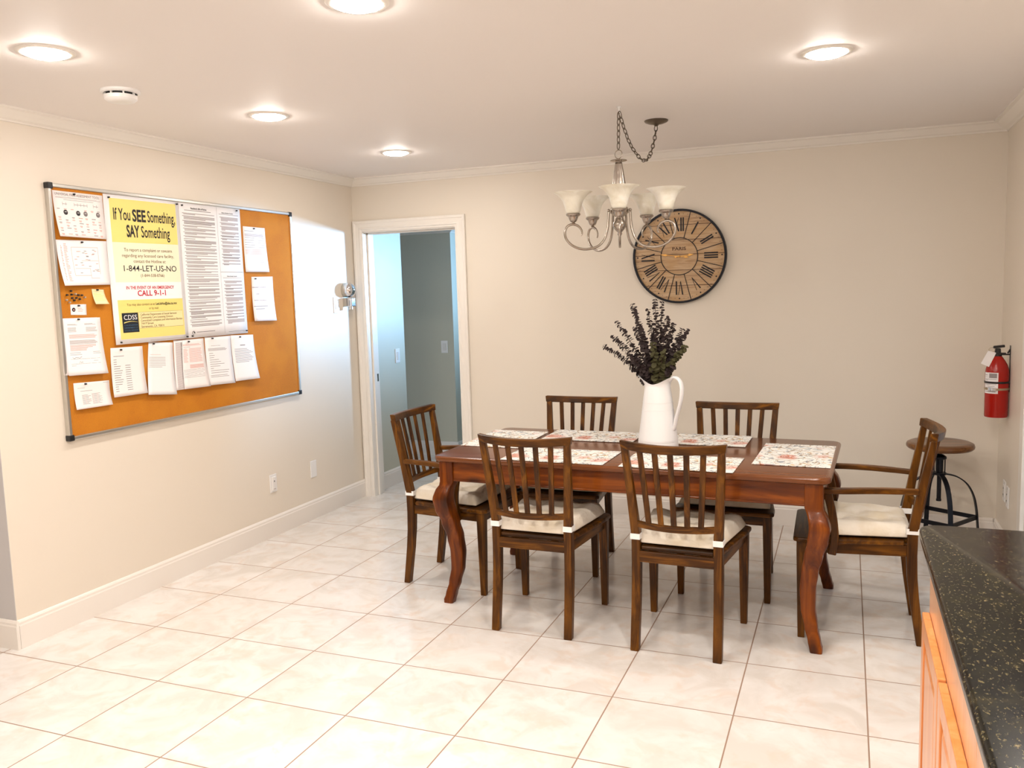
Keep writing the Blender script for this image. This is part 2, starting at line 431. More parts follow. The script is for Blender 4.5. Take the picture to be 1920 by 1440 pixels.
for i, ((x, y), lab) in enumerate(cans):
    c = c0 if i == 0 else copy_tree(c0)
    if i >= 5:
        for q_ in [q_ for q_ in bpy.data.objects if q_.parent == c and q_.name.startswith('lens')]: q_.data = LENSK
    c.location = (x, y, HC); c['label'] = lab
t = thing('smoke_detector', 'white round smoke detector on the ceiling above the cork board', 'smoke detector', (.70,-2.87,HC))
MB().lathe([(.078,0),(.078,-.010),(.070,-.014),(.066,-.014),(.066,0)], 40).build('base', M['white'], t, smooth='auto')
MB().lathe([(.058,-.012),(.058,-.022)], 32).build('vent_gap', M['dark'], t, smooth='auto')
mb = MB().lathe([(.065,-.022),(.064,-.036),(.054,-.045),(.03,-.048),(.0005,-.049)], 40)
for i in range(8):
    a = 2*PI*i/8+.2; mb.box(-.003,.003,.0575,.0645,-.024,-.012)
    k = len(mb.v)-8; R_ = Matrix.Rotation(a, 4, 'Z')
    for j in range(k, len(mb.v)): mb.v[j] = tuple(R_ @ Vector(mb.v[j]))
mb.build('cover', M['white'], t, smooth='auto')

# ------------------------------------------------------------------ cork board and papers
BY0, BY1, BZ0, BZ1 = -2.690, -.806, .913, 2.149
bt = thing('cork_board', 'large cork notice board with aluminium frame on the left wall', 'notice board', (0,(BY0+BY1)/2,BZ0))
bt_m = Matrix.Translation((0,-(BY0+BY1)/2,-BZ0))
def bl(mb, *a, **k): mb.xform(bt_m); return mb.build(*a, **k)
bl(MB().box(.002,.0185,BY0+.01,BY1-.01,BZ0+.01,BZ1-.01), 'cork_panel', M['cork'], bt)
fw = .019
for y0, y1, z0, z1 in ((BY0,BY1,BZ0,BZ0+fw),(BY0,BY1,BZ1-fw,BZ1),(BY0,BY0+fw,BZ0,BZ1),(BY1-fw,BY1,BZ0,BZ1)):
    bl(MB().box(.001,.027,y0,y1,z0,z1), 'frame_rail', M['alu'], bt, bevel=.004)
for y in (BY0, BY1):
    for z in (BZ0, BZ1):
        y0 = y-.003 if y == BY0 else y-.027; z0 = z-.003 if z == BZ0 else z-.027
        bl(MB().box(0,.030,y0,y0+.03,z0,z0+.03), 'corner_cap', M['black'], bt, bevel=.004)

def text_geo(body, bold=0):
    cu = bpy.data.curves.new('tmp', 'FONT'); cu.body = body; cu.size = 1; cu.offset = bold; cu.resolution_u = 3
    o = bpy.data.objects.new('tmp', cu); COL.objects.link(o)
    me = o.to_mesh()
    v = [(p.co.x, p.co.y) for p in me.vertices]; f = [tuple(p.vertices) for p in me.polygons]
    o.to_mesh_clear(); bpy.data.objects.remove(o); bpy.data.curves.remove(cu)
    return v, f
def text_fit(body, x0, x1, zb, cap, bold=0):
    """text fitted between x0 and x1 with its baseline at zb and capital height cap"""
    v, f = text_geo(body, bold)
    a = min(p[0] for p in v); b = max(p[0] for p in v)
    return [(x0+(p[0]-a)*(x1-x0)/(b-a), zb+p[1]*cap/.70) for p in v], f

BF = .0195
class Sheet:
    def __init__(s, name, label, cat, cor, m='paper', group='papers pinned to the cork board', curl=.012, z=0.0, side=0):
        s.c = [Vector(p) for p in cor]; s.curl = curl; s.off = z; s.side = side
        s.root = thing(name, label, cat, (BF+z, (s.c[0].y+s.c[1].y)/2, s.c[0].z), 0, group)
        s.o = Vector(s.root.location)
        s.W = s.c[1].y-s.c[0].y; s.H = s.c[0].z-s.c[3].z; s.parts = {}
        g = MB(); n = 12; rows = []
        for j in range(n+1):
            rows.append([s.P(i/6, j/n, .0004) for i in range(7)])
        g.loft(rows, closed=False, caps=False)
        o = g.build('sheet', M[m], s.root, smooth=True)
        so = o.modifiers.new('thick', 'SOLIDIFY'); so.thickness = .0003; so.offset = -1
    def P(s, u, t, off=.0):
        top = s.c[0].lerp(s.c[1], u); bot = s.c[3].lerp(s.c[2], u)
        y = lerp(top.y, bot.y, t); z = lerp(top.z, bot.z, t)
        x = BF+s.off+(bot.x-.02)*t**1.7+s.curl*t**2.2*(1+s.side*(u-.5))+off
        return Vector((x, y, z))-s.o
    def st(s, y, z): return (y-s.c[0].y)/s.W, (s.c[0].z-z)/s.H
    def mb(s, m): return s.parts.setdefault(m, MB())
    def rect(s, m, u0, t0, u1, t1, lv=1):
        g = s.mb(m); n = max(1, int(abs(t1-t0)*12)+1); k = max(1, int(abs(u1-u0)*4))
        off = .0004+.0004*lv
        g.loft([[s.P(lerp(u0, u1, i/k), lerp(t0, t1, j/n), off) for i in range(k+1)] for j in range(n+1)], False, False)
    def geo(s, m, vf, lv=3):
        """vf in sheet fractions"""
        g = s.mb(m); n = len(g.v); off = .0004+.0004*lv
        g.v += [tuple(s.P(a, b, off)) for a, b in vf[0]]; g.f += [tuple(n+i for i in f) for f in vf[1]]
    def text(s, m, body, u0, u1, tb, cap, bold=0, lv=3):
        v, f = text_fit(body, u0, u1, 0, cap, bold)
        s.geo(m, ([(a, tb-b) for a, b in v], f), lv)
    def disc(s, m, u, t, r, lv=2):
        k = 20; s.geo(m, ([(u+r*math.cos(2*PI*i/k)/s.W, t+r*math.sin(2*PI*i/k)/s.H) for i in range(k)], [tuple(range(k))]), lv)
    def lines(s, m, u0, t0, u1, t1, n, fill=.42, ragged=.25, lv=1, seed=1):
        r = random.Random(seed); h = (t1-t0)/n
        for i in range(n):
            e = u1-(u1-u0)*(ragged*r.random() if r.random() < .6 else 0)
            s.rect(m, u0, t0+i*h, e, t0+i*h+h*fill, lv)
    def done(s, names={}):
        for m, g in s.parts.items(): g.build(names.get(m, 'printing'), M[m], s.root)

LW = {}
# --- the big yellow poster
LIP = [(.02,-2.369,2.128),(.02,-1.8475,2.133),(.022,-1.8475,1.361),(.024,-2.369,1.359)]
p = Sheet('poster', 'yellow and white poster reading If You SEE Something, SAY Something', 'poster', LIP, 'paper', 'posters on the cork board', .006)
def yz(y, z): return p.st(y, z)
IY0, IY1 = -2.333, -1.8715
def panel(m, z1, z0, y0=IY0, y1=IY1, lv=1):
    a = yz(y0, z1); b = yz(y1, z0); p.rect(m, a[0], a[1], b[0], b[1], lv)
panel('ink_soft', 2.1125, 1.382, IY0-.002, IY1+.002, 0)
panel('yellow1', 2.1105, 1.8865); panel('yellow2', 1.8855, 1.6805); panel('paper', 1.6795, 1.5895); panel('yellow1', 1.5885, 1.384)
def ptx(m, body, u0, u1, zb, cap, bold=0):
    a = yz(lerp(IY0, IY1, u0), zb); b = yz(lerp(IY0, IY1, u1), zb); p.text(m, body, a[0], b[0], a[1], cap/p.H, bold)
ptx('ink', 'If You', .045, .285, 2.003, .060, .012)
ptx('ink', 'SEE', .315, .515, 2.001, .060, .032)
ptx('ink', 'Something,', .54, .975, 2.001, .060, .012)
ptx('ink', 'SAY', .215, .405, 1.918, .060, .032)
ptx('ink', 'Something', .43, .875, 1.918, .060, .012)
ptx('ink_brown', 'To report a complaint or concern', .155, .885, 1.842, .017)
ptx('ink_brown', 'regarding any licensed care facility,', .12, .91, 1.812, .017)
ptx('ink_brown', 'contact the Hotline at:', .28, .775, 1.783, .017)
ptx('ink', '1-844-LET-US-NO', .13, .94, 1.738, .031, .004)
ptx('ink_brown', '(1-844-538-8766)', .37, .735, 1.708, .016)
ptx('ink_red', 'IN THE EVENT OF AN EMERGENCY', .14, .875, 1.644, .016, .02)
ptx('ink_red', 'CALL 9-1-1', .30, .735, 1.608, .029, .02)
ptx('ink_brown', 'You may also contact us at', .125, .545, 1.557, .013)
ptx('ink', 'LetUsNo@dss.ca.gov', .56, .90, 1.557, .013, .02)
ptx('ink_brown', 'or by mail:', .45, .60, 1.535, .012)
panel('ink_soft', 1.5215, 1.4355, lerp(IY0, IY1, .285), lerp(IY0, IY1, .982), 2)
panel('yellow3', 1.5205, 1.4365, lerp(IY0, IY1, .285), lerp(IY0, IY1, .98), 3)
for i, (tx, e) in enumerate((('California Department of Social Services', .88), ('Community Care Licensing Division', .815), ('Centralized Complaint and Information Bureau', .965), ('744 P Street', .50), ('Sacramento, CA  95814', .66))):
    a = yz(lerp(IY0, IY1, .31), 1.503-i*.016); b = yz(lerp(IY0, IY1, e), 1.5)
    p.text('ink_brown', tx, a[0], b[0], a[1], .0115/p.H, 0, 5)
panel('navy', 1.5205, 1.418, lerp(IY0, IY1, .04), lerp(IY0, IY1, .275), 3)
a = yz(lerp(IY0, IY1, .065), 1.485); b = yz(lerp(IY0, IY1, .255), 1.485); p.text('paper', 'CDSS', a[0], b[0], a[1], .025/p.H, .0, 5)
sw = [(lerp(.06, .26, i/12), 1.466+.010*math.sin(PI*min(1, i/12*.75+.1))) for i in range(13)]
vv = []; ff = []
for i, (u, z) in enumerate(sw):
    wd = .0026*(1-i/14)
    vv += [yz(lerp(IY0, IY1, u), z+wd), yz(lerp(IY0, IY1, u), z-wd)]
    if i: ff.append((2*i-2, 2*i-1, 2*i+1, 2*i))
p.geo('yellow1', (vv, ff), 5)
for i, tx in enumerate(('CALIFORNIA', 'DEPARTMENT OF', 'SOCIAL SERVICES')):
    a = yz(lerp(IY0, IY1, .062), 1.453-i*.0135); b = yz(lerp(IY0, IY1, .258), 1.45); p.text('bluegrey', tx, a[0], b[0], a[1], .0065/p.H, .01, 5)
p.lines('ink_light', .45, .987, .95, .992, 1, .5, 0)
p.done()

# --- the white rights poster
p2 = Sheet('poster', 'white poster of dense small print in two columns headed with a bill of rights', 'poster',
           [(.02,-1.8465,2.133),(.02,-1.327,2.134),(.02,-1.328,1.364),(.022,-1.8465,1.361)], 'paper', 'posters on the cork board', .005)
p2.text('ink', "Resident's Bill of Rights", .18, .43, .045, .013, .02)
p2.lines('ink_soft', .08, .053, .50, .060, 1, .6, 0)
r = random.Random(3); tt = .075
while tt < .925:
    k = r.choice((1, 2, 2, 3, 4)); bold = r.random() < .3
    x1 = .555
    for i in range(k):
        e = x1 if i < k-1 else lerp(.2, x1, r.random())
        p2.rect('ink_grey' if not bold else 'ink_soft', .045+.02*(i > 0), tt, e, tt+.0044)
        tt += .0072
    tt += .0062
p2.rect('ink_soft', .595, .01, .598, .985)
p2.text('ink', 'Rights of Resident Councils', .68, .87, .052, .009, .02)
p2.rect('ink_soft', .63, .058, .965, .061)
for (t0, t1, sd) in ((.078, .455, 5), (.575, .915, 9)):
    r = random.Random(sd); tt = t0
    while tt < t1:
        k = r.choice((2, 2, 3, 3, 5))
        for i in range(k):
            e = .955 if i < k-1 else lerp(.72, .95, r.random())
            p2.rect('ink_light' if k > 2 else 'ink_grey', .64+.02*(i > 0), tt, e, tt+.0058); tt += .0070
        tt += .0080
p2.rect('ink_soft', .598, .506, .99, .509)
p2.text('ink', 'Rights of Family Councils', .70, .87, .545, .009, .02)
p2.rect('ink_grey', .63, .552, .95, .555)
p2.disc('ink_soft', .085, .963, .012); p2.disc('paper', .088, .965, .008, 3); p2.disc('ink', .092, .962, .005, 4)
p2.lines('ink_soft', .13, .957, .43, .963, 1, .7, 0); p2.lines('ink_soft', .66, .975, .93, .979, 1, .6, 0)
p2.done()

def sheet(*a, **k): return Sheet(*a, **k)
def scribble(s, u, t0, w, h, seed):
    r = random.Random(seed); P_ = [(u+w*i/9, t0+h*(r.random()-.5)) for i in range(10)]
    for a, b in zip(P_, P_[1:]):
        s.geo('ink', ([(a[0], a[1]-.003), (a[0], a[1]+.003), (b[0], b[1]+.003), (b[0], b[1]-.003)], [(0, 1, 2, 3)]), 2)
# pain assessment tool
s = sheet('paper_sheet', 'landscape page headed UNIVERSAL PAIN ASSESSMENT TOOL with dark face circles, top left of board', 'paper',
          [(.02,-2.664,2.117),(.02,-2.373,2.117),(.022,-2.373,1.898),(.034,-2.664,1.899)], 'paper_pink', side=-.5)
s.text('ink_soft', 'UNIVERSAL PAIN ASSESSMENT TOOL', .04, .93, .095, .055, 0)
s.lines('ink_grey', .05, .125, .95, .165, 2, .35, .1); s.lines('ink_grey', .2, .18, .8, .2, 1, .4, .0)
for x0, x1 in ((.17, .26), (.40, .66), (.79, .89)):
    s.rect('ink_grey', x0, .27, x1, .28)
    for i in range(int((x1-x0)/.06)+1): s.rect('ink_grey', x0+.065*i, .235, x0+.065*i+.006, .31)
for u, m_ in ((.21, 'ink'), (.46, 'ink'), (.61, 'ink_soft'), (.87, 'ink_soft')): s.disc(m_, u, .46, .0125); s.rect('paper_pink', u-.02, .445, u+.02, .455, 4)
for j, tt in enumerate((.38, .56, .62, .68, .74, .80, .86, .93)):
    for i in range(7):
        if (i*3+j) % 5 == 4: continue
        u = .05+.135*i; s.rect('ink_pink' if (i+j) % 3 else 'ink_grey', u, tt, u+.055+.03*((i*j) % 2), tt+.016)
        if (i+j) % 2: s.rect('ink_pink', u+.01, tt+.024, u+.05, tt+.036)
s.done()
# floor plan
s = sheet('paper_sheet', 'landscape page with a faint red floor plan, under the pain chart', 'paper',
          [(.02,-2.667,1.884),(.02,-2.369,1.889),(.02,-2.371,1.669),(.04,-2.667,1.664)], side=-.5)
s.lines('ink_pink', .07, .12, .10, .9, 22, .5, .6); s.lines('ink_pink', .13, .08, .20, .92, 30, .45, .5, seed=3)
for x0, t0, x1, t1 in ((.27,.15,.80,.158),(.80,.15,.806,.75),(.27,.15,.276,.78),(.27,.78,.60,.788),(.60,.62,.606,.84),(.30,.62,.60,.627),(.45,.45,.80,.457),(.60,.84,.78,.848)):
    s.rect('ink_pink', x0, t0, x1, t1)
r = random.Random(4)
for i in range(26):
    u = .28+.5*r.random(); t_ = .18+.58*r.random(); s.rect('ink_grey' if i % 2 else 'ink_pink', u, t_, u+.05, t_+.014)
s.done()
s = sheet('sticky_note', 'small yellow handwritten note below the floor plan', 'note', [(.02,-2.484,1.648),(.02,-2.41,1.644),(.041,-2.41,1.571),(.031,-2.484,1.572)], 'paper_yellow', curl=.01)
scribble(s, .12, .15, .45, .06, 5); scribble(s, .65, .15, .22, .05, 6); s.lines('yellow1', .1, .3, .9, .8, 5, .35, .3); s.done()
s = sheet('business_card', 'small white card with an oval emblem, under the loose pushpins', 'card', [(.02,-2.617,1.574),(.02,-2.524,1.573),(.02,-2.526,1.519),(.02,-2.618,1.523)], curl=.0)
s.disc('ink', .19, .5, .010); s.disc('ink_pink', .19, .52, .004, 4); s.lines('ink_pink', .45, .35, .8, .75, 3, .3, .3); s.done()
# signed form stack: two sheets under, one on top
for k, dy, lab in ((0, -.013, 'back sheet of the signed form stack, peeping out at its left edge'), (1, -.006, 'middle sheet of the signed form stack')):
    s = sheet('paper_sheet', lab, 'paper', [(.02,-2.672+dy,1.508-.003*k),(.02,-2.46+dy,1.506),(.022,-2.46+dy,1.225),(.020,-2.678+dy,1.234)], 'paper_pink', curl=.006, z=.0003+.0008*k); s.done()
s = sheet('paper_sheet', 'signed printed form, front sheet of a stack at the lower left of the board', 'paper',
          [(.02,-2.668,1.508),(.02,-2.449,1.505),(.027,-2.449,1.222),(.021,-2.671,1.23)], z=.0022, curl=.016, side=.5)
s.lines('ink_soft', .10, .105, .36, .13, 2, .4, .2); s.lines('ink_soft', .55, .10, .85, .13, 2, .4, .3)
s.lines('ink_grey', .10, .165, .32, .25, 5, .4, .4, seed=2); s.lines('ink_grey', .58, .165, .88, .25, 5, .4, .4, seed=4)
s.lines('ink_pink', .12, .29, .86, .36, 4, .5, .1); s.lines('ink_grey', .12, .39, .86, .46, 5, .5, .1, seed=8); s.lines('ink_pink', .12, .47, .8, .58, 6, .5, .5, seed=6)
s.lines('ink_soft', .10, .605, .40, .67, 2, .18, .1); s.lines('ink_soft', .70, .60, .9, .65, 2, .25, .1)
scribble(s, .15, .695, .24, .03, 1); scribble(s, .30, .775, .10, .03, 2)
s.rect('ink_soft', .10, .715, .86, .719); s.rect('ink_soft', .10, .80, .86, .804); s.lines('ink_grey', .1, .83, .22, .84, 1, .5, 0); s.lines('ink_grey', .68, .755, .8, .765, 1, .5, 0)
s.done()
s = sheet('paper_sheet', 'small landscape page with two narrow columns, lowest paper at the lower left', 'paper',
          [(.02,-2.638,1.190),(.02,-2.422,1.182),(.02,-2.428,1.058),(.02,-2.642,1.059)], 'paper_pink', curl=.016, side=.4)
s.lines('ink_soft', .82, .05, .98, .08, 1, .4, 0); s.lines('ink_grey', .1, .2, .3, .23, 1, .4, 0); s.lines('ink_grey', .17, .32, .5, .36, 1, .4, 0)
s.lines('ink_grey', .20, .48, .44, .86, 9, .35, .4); s.lines('ink_grey', .47, .46, .75, .88, 10, .35, .4, seed=9); s.done()
s = sheet('paper_sheet', 'white page with a printed two-column list, first in the lower row', 'paper',
          [(.02,-2.398,1.345),(.02,-2.186,1.341),(.02,-2.191,1.089),(.02,-2.417,1.092)], 'paper_pink', curl=.02)
s.lines('ink_soft', .08, .17, .40, .19, 1, .5, 0)
for i in range(15):
    t_ = .24+.046*i; s.rect('ink_soft', .08, t_, .08+(.09 if i < 3 or i > 11 else .18+.1*((i*7) % 4)/4), t_+.011)
    if i > 2: s.rect('ink_soft', .42, t_-.008, .58, t_+.003)
s.done()
s = sheet('paper_sheet', 'white page with seven short text lines near the top, second in the lower row', 'paper',
          [(.02,-2.141,1.359),(.02,-1.966,1.346),(.02,-1.981,1.055),(.02,-2.188,1.078)], curl=.02)
s.rect('ink_pink', .08, .235, .50, .241); s.lines('ink_soft', .04, .285, .68, .50, 7, .22, .45, seed=5); s.done()
s = sheet('paper_sheet', 'page with a dark vertical photocopied band, behind the page printed in red', 'paper', [(.02,-1.959,1.356),(.02,-1.84,1.356),(.022,-1.85,1.074),(.02,-1.976,1.076)], 'paper_pink', curl=.012)
s.lines('ink_light', .12, .05, .9, .97, 60, .6, .3); s.lines('ink_soft', .45, .05, .78, .8, 80, .62, .1, seed=3); s.lines('ink', .50, .08, .72, .6, 40, .4, .2, seed=6); s.done()
s = sheet('paper_sheet', 'page of pinkish red print with a table, third in the lower row', 'paper', [(.02,-1.893,1.356),(.02,-1.722,1.355),(.024,-1.722,1.072),(.022,-1.92,1.076)], 'paper_pink', z=.0012, curl=.022, side=.5)
s.lines('ink_pink', .03, .10, .85, .14, 2, .45, .1); s.lines('ink_soft', .05, .155, .35, .165, 1, .5, 0)
s.lines('ink_pink', .05, .19, .24, .48, 13, .4, .3); s.lines('ink_pink', .30, .19, .86, .48, 13, .42, .15, seed=4); s.lines('ink_pink', .3, .52, .88, .60, 5, .6, .1, seed=2)
s.lines('ink_grey', .03, .62, .88, .80, 6, .2, .1, seed=7); s.done()
s = sheet('paper_sheet', 'white page with a centred title and a list of lines, fourth in the lower row', 'paper', [(.02,-1.711,1.359),(.02,-1.486,1.356),(.02,-1.491,1.066),(.02,-1.717,1.075)], curl=.02)
s.lines('ink_soft', .22, .185, .58, .195, 1, .5, 0); s.lines('ink_grey', .1, .24, .82, .30, 3, .45, .1)
for i in range(10): s.rect('ink_soft', .13, .34+.045*i, .13+(.15, .2, .17, .35, .42, .55, .38, .12, .7, .66)[i], .348+.045*i)
s.lines('ink_grey', .1, .80, .8, .86, 2, .3, .1); s.done()
s = sheet('paper_sheet', 'white page curling off the cork, rightmost in the lower row', 'paper', [(.02,-1.486,1.357),(.02,-1.275,1.35),(.042,-1.275,1.072),(.026,-1.486,1.074)], 'paper', curl=.012, z=.0012)
s.rect('ink_soft', .38, .215, .60, .232); s.lines('ink_grey', .12, .30, .90, .62, 11, .32, .3, seed=8); s.done()
s = sheet('paper_sheet', 'white letter, upper of the two pages at the right of the board', 'paper', [(.02,-1.307,2.029),(.02,-1.093,2.029),(.032,-1.093,1.747),(.02,-1.312,1.745)], curl=.006)
s.lines('ink_soft', .06, .09, .48, .11, 1, .5, 0); s.lines('ink_light', .06, .155, .92, .22, 4, .6, .05); s.lines('ink_grey', .06, .24, .5, .5, 5, .16, .3, seed=4)
s.lines('ink_grey', .65, .24, .92, .5, 5, .12, .3, seed=5); s.lines('ink_pink', .06, .5, .92, .62, 5, .35, .15); s.lines('ink_grey', .65, .74, .92, .88, 4, .14, .2); s.done()
s = sheet('paper_sheet', 'page with lines in capitals, lower of two pages at the board right', 'paper', [(.02,-1.254,1.715),(.02,-1.041,1.718),(.02,-1.049,1.43),(.02,-1.272,1.435)], 'paper_pink', curl=.02)
s.text('ink_soft', 'RESIDENT COUNCIL', .03, .66, .25, .026); s.text('ink_soft', 'AND', .18, .32, .40, .026); s.text('ink_soft', 'FAMILY COUNCIL', .08, .63, .545, .026)
s.lines('ink_soft', .04, .66, .67, .68, 1, .6, 0); s.lines('ink_soft', .12, .72, .52, .74, 1, .6, 0); s.done()

# pushpins
def make_pin(col):
    t = thing('pushpin', 'x', 'pushpin', (0,0,0))
    g = MB().lathe([(.0005,.011),(.0038,.0105),(.0045,.009),(.0030,.007),(.0028,.004),(.0048,.0025),(.0048,.001),(.0008,0),(.0006,-.004)], 12)
    g.xform(Matrix.Rotation(PI/2, 4, 'Y')); g.build('pin_body', M[col], t, smooth=True); return t
pind = make_pin('black'); pinw = make_pin('alu'); fd = fw_ = True
def pin(y, z, lab, grp, white=False, off=0):
    global fd, fw_
    src = pinw if white else pind
    if white: c = src if fw_ else copy_tree(src); fw_ = False
    else: c = src if fd else copy_tree(src); fd = False
    c.location = (.0215+off, y, z); tag(c, lab, 'pushpin', grp)
for i, (y, z) in enumerate([(-2.611,1.639),(-2.587,1.624),(-2.635,1.62),(-2.609,1.622),(-2.57,1.619),(-2.55,1.618),(-2.534,1.607),(-2.64,1.596),(-2.607,1.605),(-2.583,1.605),(-2.564,1.599),(-2.596,1.594),(-2.624,1.584)]):
    wh = i in (1, 6, 7, 12)
    pin(y, z, ('silver ' if wh else 'dark ')+'pushpin in the loose cluster on bare cork under the floor plan page', 'silver spare pushpins' if wh else 'dark spare pushpins', wh)
for k, (y, z, lab) in dict(
    a=(-2.546,2.107,'the UNIVERSAL PAIN ASSESSMENT TOOL page'), b=(-2.523,1.877,'the floor plan page'), c=(-2.454,1.643,'the yellow note'), d=(-2.573,1.567,'the small business card'),
    e=(-2.584,1.500,'the signed form stack'), f=(-2.572,1.180,'the small two-column page at the lower left'), g=(-2.336,1.332,'the first page of the lower row'),
    h=(-2.111,1.348,'the second page of the lower row'), i=(-1.850,1.343,'the red printed page'), j=(-1.651,1.349,'the page with the centred title'),
    k=(-1.405,1.343,'the rightmost page of the lower row'), l=(-1.207,2.019,'the upper letter at the right'), m=(-1.222,1.703,'the page in capitals at the right')).items():
    pin(y, z, 'dark pushpin holding up '+lab, None, off=.003 if k in 'ei' else 0)
for y, z, lab in ((-2.338,2.112,'top left corner of the yellow poster'),(-1.864,2.117,'top right corner of the yellow poster'),(-2.336,1.370,'bottom left corner of the yellow poster'),(-1.861,1.372,'bottom right corner of the yellow poster'),
                  (-1.825,2.115,'top left corner of the white two-column poster'),(-1.362,2.119,'top right corner of the white two-column poster'),(-1.82,1.373,'bottom left corner of the white two-column poster'),(-1.345,1.379,'bottom right corner of the white two-column poster')):
    pin(y, z, 'dark pushpin at the '+lab, None, off=.006 if z < 1.5 else 0)

# ------------------------------------------------------------------ wall plates, bell
def plate(name, label, cat, loc, rz, kind):
    """local: plate faces -y"""
    t = thing(name, label, cat, loc, rz)
    MB().box(-.036,.036,-.006,0,-.06,.06).build('cover_plate', M['white'], t, bevel=.003)
    if kind == 'switch': MB().box(-.017,.017,-.010,-.004,-.033,.033).build('rocker', M['white2'], t, bevel=.002)
    if kind == 'night':
        MB().box(-.018,.018,-.014,-.004,-.05,.045).build('insert', M['white2'], t, bevel=.004)
        MB().box(-.003,.003,-.0155,-.013,.010,.020).build('sensor', M['dark'], t); MB().box(-.011,.011,-.0155,-.013,-.038,-.034).build('slot', M['ink_light'], t)
    if kind == 'outlet':
        MB().box(-.017,.017,-.008,-.004,-.035,.035).build('insert', M['white2'], t, bevel=.001)
        MB().box(-.004,.004,-.0095,-.0078,.012,.020).box(-.004,.004,-.0095,-.0078,-.024,-.016).build('slot', M['dark'], t)
    return t
L90 = PI/2      # face +x
plate('wall_outlet', 'white outlet plate with a sensor insert, low on the left wall, nearer the camera', 'outlet', (0,-1.142,.354), L90, 'night')
plate('blank_plate', 'plain white blank cover plate low on the left wall, nearer the doorway', 'wall plate', (0,-.685,.356), L90, 'blank')
plate('light_switch', 'white switch plate on the left wall beside the chrome bell', 'light switch', (0,-.285,1.512), L90, 'switch')
plate('light_switch', 'switch plate on the hall wall just inside the doorway', 'light switch', (.03,.545,1.067), L90, 'switch')
plate('light_switch', 'switch plate on the dark far hall wall seen through the doorway', 'light switch', (-.075,1.66,1.063), 0, 'switch')
plate('wall_outlet', 'white outlet plate low in the right corner, nearer the back wall', 'outlet', (RX,-.275,.366), -L90, 'outlet')
plate('wall_outlet', 'white outlet plate low in the right corner, nearer the camera', 'outlet', (RX,-.385,.355), -L90, 'outlet')
t = thing('chrome_bell', 'chrome dome bell with a small chrome box under it, left wall by the doorway', 'bell', (0,-.160,1.567))
RY = Matrix.Rotation(PI/2, 4, 'Y')
g = MB().lathe([(.052,0),(.054,.004),(.054,.026),(.050,.030)], 36); g.xform(Matrix.Translation((0,0,.055)) @ RY); g.build('base_ring', M['alu'], t, smooth='auto')
g = MB().lathe([(.055,.030),(.056,.038),(.053,.055),(.044,.070),(.030,.080),(.014,.085),(.0005,.086)], 36); g.xform(Matrix.Translation((0,0,.055)) @ RY); g.build('dome', M['chrome'], t, smooth='auto')
MB().box(0,.03,-.033,.033,-.068,-.004).build('back_box', M['alu'], t, bevel=.003)
MB().box(.03,.075,-.030,.030,-.070,-.004).build('chrome_box', M['chrome'], t, bevel=.006)
MB().lathe([(.017,0),(.017,-.022),(.012,-.026),(.0005,-.026)], 20, (.045,0,-.068)).build('plunger', M['alu'], t, smooth='auto')

# ------------------------------------------------------------------ clock
CLX, CLZ, CR = 2.500, 1.772, .308
t = thing('wall_clock', 'large round plank-faced clock with black rim and the word PARIS on the back wall', 'clock', (CLX, -.002, CLZ))
def ring_y(r0, r1, y0, y1, seg=72):
    g = MB(); rings = []
    for i in range(seg):
        a = 2*PI*i/seg; c_, s_ = math.cos(a), math.sin(a)
        rings.append([(r0*c_, y0, r0*s_), (r1*c_, y0, r1*s_), (r1*c_, y1, r1*s_), (r0*c_, y1, r0*s_)])
    rings.append(rings[0]); return g.loft(rings, True, False)
g = MB(); g.lathe([(CR-.006, .004), (CR-.006, .020)], 72); g.xform(Matrix.Rotation(PI/2, 4, 'X')); g.build('face', M['planks'], t)
ring_y(CR-.014, CR, -.034, 0).build('rim', M['blackmetal'], t, bevel=.002)
FY = -.0205
for z in (.205, .108, .012, -.090, -.190):
    hw = math.sqrt((CR-.016)**2-z*z); MB().box(-hw, hw, FY-.0006, FY+.001, z-.0016, z+.0016).build('plank_seam', M['seam'], t)
ring_y(.1185, .1235, FY-.003, FY).build('inner_ring', M['blackmetal'], t)
def radial(g, ang, r0, r1, w0, w1=None, off=0, y=.002):
    """ang clockwise from 12; off sideways"""
    w1 = w0 if w1 is None else w1
    u = Vector((math.sin(ang), 0, math.cos(ang))); v = Vector((math.cos(ang), 0, -math.sin(ang)))
    o0 = off if not isinstance(off, tuple) else off[0]; o1 = off if not isinstance(off, tuple) else off[1]
    P = [u*r0+v*(o0-w0/2), u*r0+v*(o0+w0/2), u*r1+v*(o1+w1/2), u*r1+v*(o1-w1/2)]
    g.hexa([tuple(q_+Vector((0, FY, 0))) for q_ in P]+[tuple(q_+Vector((0, FY-y, 0))) for q_ in P])
for k in range(12):
    g = MB(); radial(g, (k+.5)*PI/6, .1225, CR-.014, .0042, y=.0025); g.build('divider', M['blackmetal'], t)
R0, R1 = .163, .252
ST = .012
nums = {1:'I',2:'II',3:'III',4:'IIII',5:'V',6:'VI',7:'VII',8:'VIII',9:'IX',10:'X',11:'XI',12:'XII'}
wid = {'I': .015, 'V': .040, 'X': .042}
for k, sn in nums.items():
    g = MB(); tot = sum(wid[c] for c in sn); x = -tot/2
    for c in sn:
        w_ = wid[c]; cx = x+w_/2
        if c == 'I': radial(g, k*PI/6, R0, R1, .0085, off=cx)
        elif c == 'V':
            radial(g, k*PI/6, R0, R1, .003, .0085, (cx, cx-.014)); radial(g, k*PI/6, R0, R1, .002, .0025, (cx, cx+.014))
        else:
            radial(g, k*PI/6, R0, R1, .0085, .0085, (cx+.013, cx-.013)); radial(g, k*PI/6, R0, R1, .0025, .0025, (cx-.013, cx+.013), y=.0015)
        x += w_
    g.build('numeral', M['blackmetal'], t)
g = MB()
